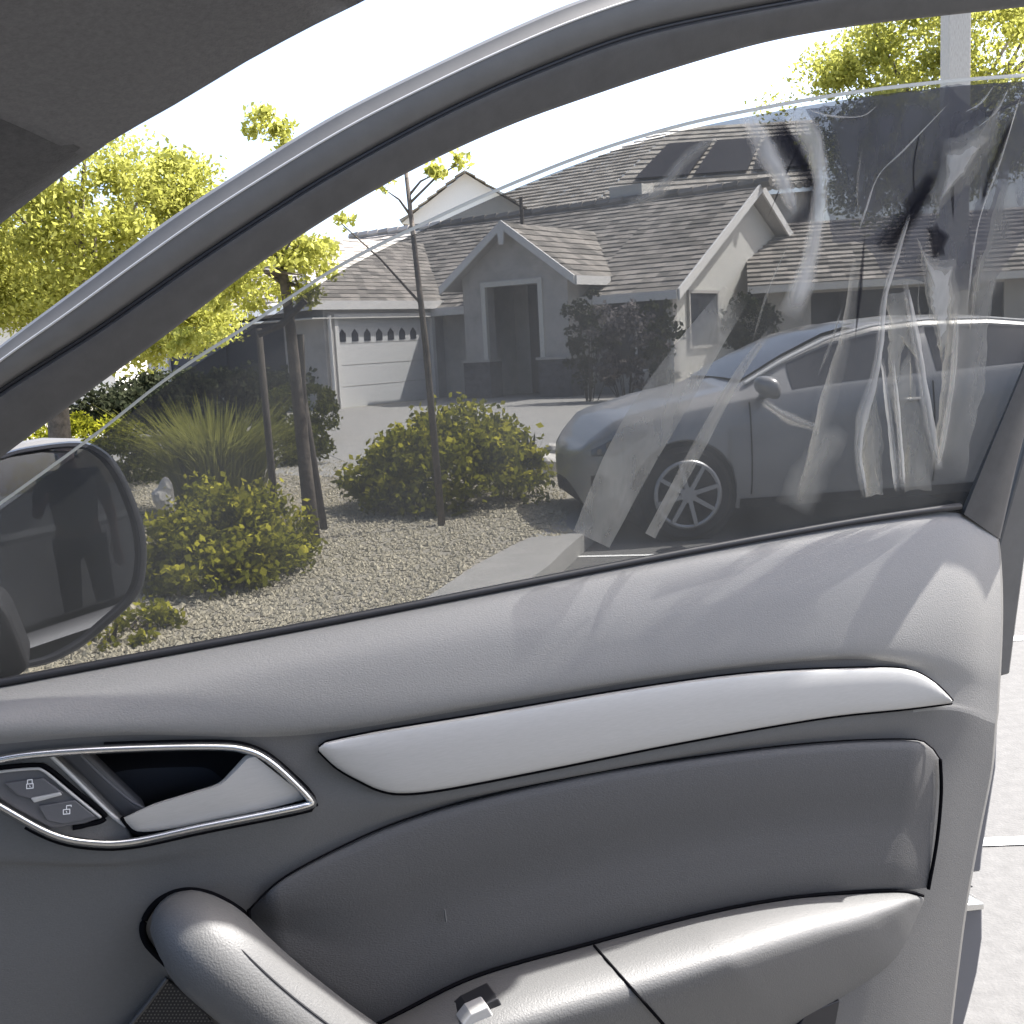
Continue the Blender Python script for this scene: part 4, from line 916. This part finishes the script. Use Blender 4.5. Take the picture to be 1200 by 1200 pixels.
band(Mi, Lo, ((0, -.008), (.04, .004), (.1, .010), (.25, .010), (.5, .003), (.9, -.002), (1, -.006), (1, -.03)), 'inner_trim', 'trimrubber')
groove('frame_seam', mid, .002, .003, 'rubber', 90, wf, wp)
groove('frame_line', [tuple(u*.66+m_*.34) for u, m_ in zip(U[::6], Mi[::6])], .0122, .0012, 'alu', 80, wf, wp)
# rear pillar of the frame, two planes
pl_a = [(1270, 240), (1200, 425), (1160, 520), (1126, 600)]; pl_b = [(1330, 240), (1222, 450), (1198, 520), (1172, 632)]; pl_c = [(1380, 250), (1270, 430), (1215, 560), (1176, 640), (1166, 790)]
a_, b_ = catmull(pl_a, 30), catmull(pl_b, 30)
rows = [[wp(*(p*(1-f)+q*f), h) for p, q in zip(a_, b_)] for f, h in ((0, -.03), (0, -.006), (.08, .002), (.5, .006), (.95, .004), (1, -.02))]
MB().grid(rows).build('rear_pillar', M_['trimrubber'], wf, True, 50)
shell2 = [(1330, 230), (1222, 452), (1170, 640), (1172, 700), (1165, 795), (1184, 790), (1193, 720), (1204, 640), (1224, 560), (1400, 260)]
o = fix_normals(MB().prism([wp(x, y, -.03) for x, y in shell2], -DN*.05).build('outer_pillar', M_['frame_light'], wf)); bevel(o, .004)

# ---- glass, slightly lowered, with loose tint film on its inside
g_top = [(-70, 640), (0, 589), (110, 509), (200, 439), (300, 374), (400, 309), (500, 259), (600, 214), (700, 175), (800, 145), (900, 124), (1000, 107), (1100, 95), (1200, 87), (1300, 82)]
GT = catmull(g_top, 80)
outl = [(p[0], p[1]) for p in GT]+[(1300, 300), (1150, 612)]+[(x, y+10) for x, y in sl_[::-1]]
A = [wp(x, y, -.010) for x, y in outl]; n_ = len(A)
MBg = MB().add(A, [tuple(range(n_))]); glass = MBg.build('window_glass', M_['glass'], own)
MB().grid([[wp(x, y-1, -.0135) for x, y in GT], [wp(x, y-1, -.0095) for x, y in GT], [wp(x, y+3.5, -.0092) for x, y in GT]]).build('glass_edge', M_['edge'], glass, True)
outf = [(p[0]+1, p[1]+8) for p in GT]+[(1300, 300), (1150, 612)]+[(x, y+10) for x, y in sl_[::-1]]
film_o = MB().add([wp(x, y, -.007) for x, y in outf], [tuple(range(len(outf)))]).build('tint_film', M_['film'], own)

def crease(pts, widths, m, h=.004, bulge=.012, n_=26, wav=.8, hard=0):
    if m == 'film_dark': bulge = .002
    """a loose fold of film: a ribbon that stands off the glass along its middle"""
    q = catmull([(*p, w_) for p, w_ in zip(pts, widths)], n_); rows = [[], [], [], [], []]
    for i, p in enumerate(q):
        a, b = q[max(0, i-1)], q[min(n_-1, i+1)]; t = (b-a)[:2]; t = t/np.linalg.norm(t); nr = np.array([-t[1], t[0]])
        wob = 1+wav*(.12*math.sin(i*.55+pts[0][0])+.07*math.sin(i*1.5+pts[0][1])+random.uniform(-.03, .03))
        for k_, (s, hh) in enumerate(((-.5, 0), (-.25, .7), (0, 1), (.25, .7), (.5, 0))): rows[k_].append(wp(*(p[:2]+nr*p[2]*s*wob), h-.007+hh*bulge))
    o = MB().grid(rows).build('film_crease', M_[m], film_o, True)
    prof = (.95, .8, .6, .35, .02) if hard == 1 else ((.02, .35, .6, .8, .95) if hard == -1 else (.85, .95, 1, .95, .85) if hard == 2 else (.02, .7, 1, .7, .02))
    al = np.array([[pv*min(1, (i+.2)/3, (n_-1-i+ (3 if hard == 2 else .2))/3) for i in range(n_)] for pv in prof])
    o.data.attributes.new('thickness', 'FLOAT', 'POINT').data.foreach_set('value', al.ravel().astype(np.float32)); return o
def flap(pts, m, h=.002, n_=40, edge_=.3):
    q = []
    for a, b in zip(pts, pts[1:]+pts[:1]):
        a, b = np.array(a, float), np.array(b, float); d_ = b-a; L_ = np.linalg.norm(d_); m_ = max(1, int(L_/7)); nr = np.array([-d_[1], d_[0]])/L_
        for i in range(m_): q.append(a+d_*i/m_+nr*(random.uniform(-1, 1)*1.6+2.2*math.sin(3.1*i/m_))*(i > 0))
    n_ = len(q); c_ = np.mean(q, 0); ring = [q]
    for f in (.86, .6, .3): ring.append([c_+(p-c_)*f for p in q])
    o = MB().grid([[wp(p[0], p[1], h-.006+dh) for p in r_] for r_, dh in zip(ring, (0, .002, .003, .0035))], True); k_ = len(o.v); o.f.append(tuple(range(k_-n_, k_)))
    o = o.build('film_crease', M_[m], film_o, True)
    al = np.repeat([[edge_], [.7], [1], [.9]], n_, axis=1)
    o.data.attributes.new('thickness', 'FLOAT', 'POINT').data.foreach_set('value', al.ravel().astype(np.float32)); return o
crease([(862, 345), (800, 435), (742, 530), (693, 632)], [34, 52, 58, 46], 'film_pale', wav=.1, hard=2)
crease([(905, 384), (866, 438), (815, 530), (762, 628)], [6, 11, 15, 13], 'film_pale', .006, wav=.2, hard=2)
crease([(1006, 300), (990, 400), (965, 493), (944, 594)], [10, 16, 20, 24], 'film_pale', hard=-1)
crease([(893, 470), (925, 490), (960, 502)], [8, 14, 10], 'film_pale')
crease([(985, 500), (955, 545), (930, 597)], [30, 44, 50], 'film_pale', .002, .006)
crease([(925, 128), (950, 160), (961, 205), (957, 262), (945, 320), (925, 372)], [24, 34, 24, 22, 28, 30], 'film_bright')
crease([(876, 132), (897, 178), (915, 208), (932, 250)], [30, 30, 26, 10], 'film_bright')
crease([(905, 136), (925, 175), (947, 210), (951, 240), (925, 272)], [26, 26, 26, 28, 18], 'film_dark', .005)
crease([(915, 142), (938, 185), (952, 215), (950, 250)], [10, 14, 14, 10], 'film_dark', .0055)
flap([(944, 128), (1010, 114), (1110, 100), (1150, 130), (1108, 195), (1074, 242), (1030, 288), (975, 284), (966, 235), (966, 190)], 'film_grey', edge_=.8)
flap([(1108, 100), (1240, 90), (1225, 250), (1165, 330), (1120, 345), (1080, 330), (1040, 330), (1012, 285), (1052, 238), (1088, 192)], 'film_grey', .0012, edge_=.7)
crease([(1096, 200), (1064, 255), (1034, 296)], [18, 30, 30], 'film_dark', .006)
crease([(1090, 215), (1066, 255), (1045, 285)], [8, 14, 12], 'film_dark', .0065)
flap([(1084, 266), (1098, 260), (1114, 276), (1108, 300), (1094, 304)], 'film_dark', .006, edge_=.15)
crease([(1066, 250), (1050, 300), (1036, 350), (1030, 410), (1022, 450), (1010, 490), (1006, 535), (1014, 583)], [4, 7, 8, 9, 12, 14, 10, 8], 'film_bright', .008, n_=44, hard=1)
flap([(1010, 488), (1028, 452), (1036, 520), (1035, 580), (1014, 583), (1006, 535)], 'film_pale', .007, edge_=.8); flap([(1012, 500), (1022, 480), (1030, 540), (1032, 580), (1015, 582), (1009, 535)], 'film_pale', .008, edge_=.6)
crease([(1034, 420), (1044, 500), (1052, 576)], [5, 8, 8], 'film_bright', .009, hard=-1); crease([(1046, 420), (1053, 500), (1058, 574)], [4, 7, 7], 'film_bright', .009, hard=1)
crease([(1060, 330), (1075, 410), (1086, 480), (1099, 550)], [8, 11, 12, 12], 'film_bright', .008, hard=1)
crease([(1126, 330), (1119, 430), (1109, 500), (1099, 553)], [34, 26, 24, 12], 'film_pale', .008, hard=-1); crease([(1122, 360), (1117, 440), (1108, 500), (1099, 550)], [8, 8, 9, 6], 'film_bright', .0085)
flap([(1074, 278), (1094, 303), (1120, 303), (1126, 350), (1117, 412), (1104, 432), (1088, 370)], 'film_pale', .008, edge_=.85); flap([(1080, 295), (1094, 310), (1117, 310), (1120, 350), (1112, 400), (1102, 415), (1090, 360)], 'film_bright', .0085, edge_=.3)
flap([(1038, 345), (1062, 340), (1078, 425), (1062, 400), (1052, 450), (1040, 450)], 'film_pale', .004, edge_=.7)
flap([(1040, 450), (1065, 410), (1095, 545), (1092, 575), (1060, 577)], 'film_pale', .003, edge_=.4)
flap([(1105, 165), (1150, 146), (1176, 112), (1168, 168), (1138, 216), (1098, 250), (1088, 228), (1100, 200)], 'film_pale', .008, edge_=.5); flap([(1108, 180), (1150, 155), (1160, 160), (1132, 205), (1100, 240)], 'film_bright', .0085, edge_=.1)
crease([(1150, 300), (1140, 380), (1128, 460), (1110, 560)], [34, 40, 44, 40], 'film_pale', .003, .006, hard=1)
crease([(1185, 210), (1168, 290), (1150, 360)], [30, 36, 30], 'film_pale', .003, .006, hard=-1)
crease([(840, 160), (805, 185), (770, 225), (735, 240)], [14, 16, 20, 14], 'film_pale', .004)
for p in ([(1115, 118), (1060, 175), (1030, 205), (1015, 245), (1004, 278)], [(1196, 112), (1172, 190), (1150, 250), (1140, 300), (1134, 360)], [(945, 128), (975, 136), (1010, 136), (1030, 122)], [(1165, 100), (1150, 120), (1130, 132)], [(1182, 103), (1168, 130), (1145, 150)]):
    crease(p, [1.2, 2.6, 1.6, 3.2, 1.0][:len(p)-1]+[1], 'film_bright', .007, .004)
for i in range(11):
    x = random.uniform(925, 1175); y = random.uniform(140, 470); L_ = random.uniform(40, 150); sl = random.uniform(-.45, .1) if x > 1010 else random.uniform(-.5, -.15)
    crease([(x, y), (x+sl*L_*.5+random.uniform(-6, 6), y+L_*.5), (x+sl*L_, y+L_)], [1, random.uniform(2, 7), 1], random.choice(['film_pale', 'film_pale', 'film_dark']), .005, .004, 18)
crease([(1186, 140), (1162, 200), (1150, 240)], [5, 9, 4], 'film_dark', .006)

# ---- door mirror
mir = thing('door_mirror_root', '', '', (0, 0, 0)); bpy.data.objects.remove(mir)
mo = [(-70, 560), (0, 532), (40, 522), (95, 517), (124, 529), (143, 552), (158, 585), (168, 615), (172, 642), (171, 668), (166, 690), (152, 710), (128, 732), (98, 757), (62, 776), (34, 783), (0, 788), (-70, 800)]
MO = catmull(mo, 90, True); mh = -.17; cc = np.array([20., 650.])
MA = math.radians(22); MN = (DN*math.cos(MA)+DE*math.sin(MA)+EZ*math.tan(math.radians(3.1))).normalized()
def mpt(x, y, h): return plane_hit(x, y, dp(170, 650, mh)+MN*(h-mh), MN)
def mrow(s, h): return [mpt(q_[0], q_[1], h) for q_ in [cc+(p-cc)*s for p in MO]]
hs_ = MB().grid([mrow(.93, mh-.006), mrow(.955, mh+.004), mrow(.985, mh+.004), mrow(1.0, mh-.006), mrow(1.0, mh-.03), mrow(.97, mh-.07), mrow(.88, mh-.1), mrow(.6, mh-.13), mrow(.1, mh-.14)], True)
mirror = fix_normals(hs_.build('door_mirror', M_['mirrorcap'], own, True, 60))
fix_normals(MB().add(mrow(.94, mh-.004), [tuple(range(len(MO)))]).build('mirror_glass', M_['mirrorglass'], mirror))
MB().grid([[mpt(x, y, mh-.001) for x, y in ((-60, 556), (0, 538), (50, 530), (88, 532))], [mpt(x, y, mh-.02) for x, y in ((-60, 540), (0, 524), (50, 516), (95, 515))], [mpt(x, y, mh-.08) for x, y in ((-60, 538), (0, 521), (50, 513), (100, 514))]]).build('mirror_cap', M_['frame_light'], mirror, True)
inlay('mirror_mount', [(-70, 690), (0, 705), (12, 722), (24, 752), (36, 782), (18, 796), (-70, 812)], -.14, -.03, M_['rubber'], .006, mirror)

# ---- cabin: roof lining and A-pillar trim beside the opening
SP = Vector((-.65, .9, 0)); SDv = Vector((math.cos(math.radians(-28)), math.sin(math.radians(-28)), 0)); SN = Vector((-SDv.y, SDv.x, 0))
def sp(x, y): return plane_hit(x, y, SP, SN)
INB = -SN
roof_edge = [sp(x, y) for x, y in ((560, -52), (430, -1), (300, 66), (215, 117), (160, 148), (126, 168))]
pil_edge = [sp(x, y) for x, y in ((124, 170), (90, 194), (50, 224), (0, 263), (-60, 310), (-140, 380))]
def lining(name, e, prof, m, n_=40):
    q = catmull([tuple(p) for p in e], n_); rows = [[Vector(p)+INB*a+EZ*b for p in q] for a, b in prof]
    return MB().grid(rows).build(name, M_[m], own, True)
last = roof_edge[0]; roof_edge = [last+SDv*1.4+EZ*.02, last+SDv*.7+EZ*.03]+roof_edge
lining('roof_lining', roof_edge, ((-.03, .06), (-.012, .03), (0, 0), (.012, -.006), (.05, .004), (.12, .02), (.3, .04), (.7, .055), (1.3, 0)), 'headliner', 60)
lining('pillar_trim', pil_edge, ((-.03, .05), (0, 0), (.02, -.004), (.06, .012), (.1, .04), (.14, .1)), 'pillar')
# rolled front edge of the lining where the pillar trim tucks under it
fe = [Vector(roof_edge[-1])+INB*a+EZ*b for a, b in ((0, 0), (.012, -.006), (.05, .004), (.12, .02), (.3, .04), (.7, .055), (1.3, 0))]
MB().grid([fe, [p-SDv*.008-EZ*.002 for p in fe], [p-SDv*.012+EZ*.012 for p in fe], [p-SDv*.006+EZ*.05 for p in fe]]).build('lining_edge', M_['headliner'], own, True)
# outer roof skin and lower body beside us
q = [Vector(p) for p in roof_edge+pil_edge]
MB().grid([[p-INB*.03+EZ*.06 for p in q], [p+INB*.2+EZ*.12 for p in q], [p+INB*.7+EZ*.14 for p in q], [p+INB*1.35+EZ*.05 for p in q]]).build('roof', M_['bodypaint'], own, True)
s0 = SP+SDv*.05; MB().box(s0+SDv*.75-SN*.55+EZ*.34, SDv, SN, EZ, 1.8, 1.1, .2).build('floor', M_['insert'], own)
fnd = [SP-SDv*.1, SP-SDv*1.5]
bevel(fix_normals(MB().prism([SP-SDv*.12+EZ*.25, SP-SDv*.95+EZ*.25, SP-SDv*.95+EZ*.98, SP-SDv*.12+EZ*1.05], -SN*1.4).build('front_body', M_['bodypaint'], own)), .05)
bevel(fix_normals(MB().prism([SP+SDv*1.15+EZ*.3, SP+SDv*2.6+EZ*.3, SP+SDv*2.6+EZ*1.12, SP+SDv*1.2+EZ*1.08], -SN*1.5).build('rear_body', M_['bodypaint'], own)), .05)

# dashboard end and front seat beside the camera
def W2(a, b, z_): return SP+SDv*a+INB*b+EZ*z_
bevel(fix_normals(MB().prism([W2(-.55, .06, 1.02), W2(-.05, .06, 1.0), W2(.06, .06, .93), W2(.02, .06, .7), W2(-.1, .06, .45), W2(-.55, .06, .45)], INB*1.3).build('dashboard', M_['insert'], own)), .03)
def cushion(name, c, r, m):
    rows = []
    for a in np.linspace(-math.pi/2, math.pi/2, 14):
        row = []
        for b in np.linspace(0, 2*math.pi, 24, endpoint=False):
            f = lambda t, e: math.copysign(abs(t)**e, t)
            ca_ = f(math.cos(a), .5); row.append(c[0]+c[1]*(r[0]*ca_*f(math.cos(b), .5))+c[2]*(r[1]*ca_*f(math.sin(b), .5))+c[3]*(r[2]*f(math.sin(a), .5)))
        rows.append(row)
    return MB().grid(rows, True).build(name, m, own, True)
bx_ = (SDv*.32+EZ*.95).normalized(); by_ = SDv*.95-EZ*.32
cushion('seat_cushion', (W2(.62, .42, .62), SDv, INB, EZ), (.27, .25, .09), M_['insert'])
cushion('seat_back', (W2(.98, .42, .95), by_, INB, bx_), (.08, .25, .34), M_['insert'])
cushion('head_rest', (W2(1.12, .42, 1.4), by_, INB, bx_), (.06, .13, .1), M_['insert'])

# the far side of the street, seen only in the door mirror
tree('tree', 'street tree across the road reflected in the door mirror', (17, -9, 0), [(0, 0, 0), (.1, 0, 1.2), (0, .1, 2.4)], .16, .09, ((17, -9, 3.6), (1.9, 1.9, 1.4)), M_['leaf_lime'], 5000, .16, 6, nclump=60, csize=.45)
slab('pavement', [Vector(p) for p in ((-40, -12, 0), (70, -12.5, 0), (70, -15, 0), (-40, -14.5, 0))], -.02, .13, M_['concrete'])
hx = thing('house', 'pale house across the road reflected in the door mirror', 'house', (22, -22, 0))
fix_normals(MB().prism([(12, -20, 0), (34, -20, 0), (34, -29, 0), (12, -29, 0)], (0, 0, 2.8)).build('wall', M_['stucco_pale'], hx))
t_ = MB(); tiled((34.6, -19.4, 2.7), (11.4, -19.4, 2.7), (11.4, -24.5, 5), (34.6, -24.5, 5), .5, t_, tw=1); q = t_.build('roof', M_['tile'], hx); q['kind'] = 'stuff'
for x_ in (16, 22, 29): MB().box((x_, -19.98, 1.5), (1, 0, 0), (0, 1, 0), EZ, 2, .08, 1.3).build('window', M_['glassdark'], hx)

# person standing on the road behind the car, caught in the door mirror
_d = ray(95, 640); _r = _d-MN*2*_d.dot(MN); _m = mpt(95, 640, mh); _h = Vector((_r.x, _r.y, 0)).normalized()
PP = Vector((_m.x, _m.y, 0))+_h*7.6; PF = -_h; PS = Vector((-PF.y, PF.x, 0))
person = thing('person', 'person in dark clothes standing on the road, reflected in the door mirror', 'person', PP)
def pv(s_, f_, z_): return PS*s_+PF*f_+EZ*z_
def skin(name, V, E_, R_, m, parent, root=0, sub=2):
    me = bpy.data.meshes.new(name); me.from_pydata([tuple(v) for v in V], E_, []); me.materials.append(m)
    o = bpy.data.objects.new(name, me); C.objects.link(o); o.parent = parent
    o.modifiers.new('skin', 'SKIN'); me.skin_vertices.new() if not me.skin_vertices else None
    for i, r_ in enumerate(R_):
        sv = me.skin_vertices[0].data[i]; sv.radius = r_ if hasattr(r_, '__len__') else (r_, r_); sv.use_root = i == root
    sb_ = o.modifiers.new('smooth', 'SUBSURF'); sb_.levels = sub; sb_.render_levels = sub
    ORG[o.name] = PP; return o
V, E_, R_ = [pv(0, 0, .95)], [], [(.15, .11)]
def chain(start, pts):
    k_ = start
    for p, r_ in pts: V.append(pv(*p)); R_.append(r_); E_.append((k_, len(V)-1)); k_ = len(V)-1
    return k_
chest = chain(0, [((0, .01, 1.12), (.135, .1)), ((0, 0, 1.32), (.16, .105)), ((0, 0, 1.43), (.09, .07))])
neck = chain(chest, [((0, .02, 1.5), .052), ((0, .035, 1.57), .06), ((0, .03, 1.65), (.077, .09)), ((0, .02, 1.71), (.06, .07))])
for sd in (-1, 1):
    hip = chain(0, [((sd*.1, 0, .88), .088), ((sd*.115, .015, .5), .06), ((sd*.12, -.02, .3), .055), ((sd*.125, -.02, .09), .036), ((sd*.135, .1, .035), .034), ((sd*.14, .18, .025), .024)])
    el = ((sd*.27, .0, 1.12), (sd*.2, .24, 1.22)) if sd > 0 else ((sd*.25, -.03, 1.1), (sd*.25, .06, .87))
    wr = chain(2, [((sd*.17, 0, 1.38), .06), (el[0], .042), (el[1], .027)])
    wv = V[wr]; ev = V[wr-1]; dr_ = (wv-ev).normalized(); sx = PS if sd < 0 else EZ
    palm = len(V); V.append(wv+dr_*.07); R_.append((.03, .018)); E_.append((wr, palm))
    for q_, ln in ((-.027, .07), (-.009, .085), (.009, .08), (.027, .062)):
        b = V[palm]+sx*q_; i = len(V); bend = PF*.012-EZ*.012
        V += [b+dr_*.02, b+dr_*(.02+ln*.5)+bend*.5, b+dr_*(.02+ln)+bend*2]; R_ += [.009, .0085, .007]; E_ += [(palm, i), (i, i+1), (i+1, i+2)]
    i = len(V); V += [wv+dr_*.03+sx*.035, wv+dr_*.07+sx*.05]; R_ += [.011, .008]; E_ += [(wr, i), (i, i+1)]
M_['skin'] = mat('skin', (.35, .2, .14), .6); M_['shirt'] = mat('dark_shirt', (.02, .022, .03), .9); M_['jeans'] = mat('dark_trousers', (.03, .032, .045), .9); M_['hair'] = mat('dark_hair', (.012, .01, .009), .8)
skin('body', V, E_, R_, M_['skin'], person)
sv_ = [pv(0, 0, .92), pv(0, .01, 1.12), pv(0, 0, 1.32), pv(0, 0, 1.44)]; se = [(0, 1), (1, 2), (2, 3)]; sr = [(.175, .135), (.16, .125), (.18, .13), (.1, .085)]
for sd in (-1, 1):
    i = len(sv_); e_ = pv(sd*.27, 0, 1.12) if sd > 0 else pv(sd*.25, -.03, 1.1); sv_ += [pv(sd*.175, 0, 1.385), e_.lerp(pv(sd*.17, 0, 1.38), .25)]; se += [(2, i), (i, i+1)]; sr += [.075, .062]
skin('shirt', sv_, se, sr, M_['shirt'], person)
tv = [pv(0, 0, .96)]; te_ = []; tr_ = [(.165, .128)]
for sd in (-1, 1):
    i = len(tv); tv += [pv(sd*.1, 0, .86), pv(sd*.115, .015, .5), pv(sd*.12, -.02, .3), pv(sd*.125, -.02, .1)]; te_ += [(0, i), (i, i+1), (i+1, i+2), (i+2, i+3)]; tr_ += [.104, .078, .07, .062]
skin('trousers', tv, te_, tr_, M_['jeans'], person)
skin('hair', [pv(0, -.01, 1.64), pv(0, .005, 1.7), pv(0, 0, 1.745), pv(0, -.05, 1.6)], [(0, 1), (1, 2), (0, 3)], [(.082, .085), (.08, .09), (.045, .05), (.06, .05)], M_['hair'], person)
fe_ = MB()
for sd in (-1, 1): fe_.box(PP+pv(sd*.03, .119, 1.655), PS, PF, EZ, .024, .012, .01)
fe_.build('eyes', M_['white'], person)
MB().prism([PP+pv(-.014, .112, 1.605), PP+pv(.014, .112, 1.605), PP+pv(.006, .118, 1.65), PP+pv(-.006, .118, 1.65)], PF*.02).build('nose', M_['skin'], person)
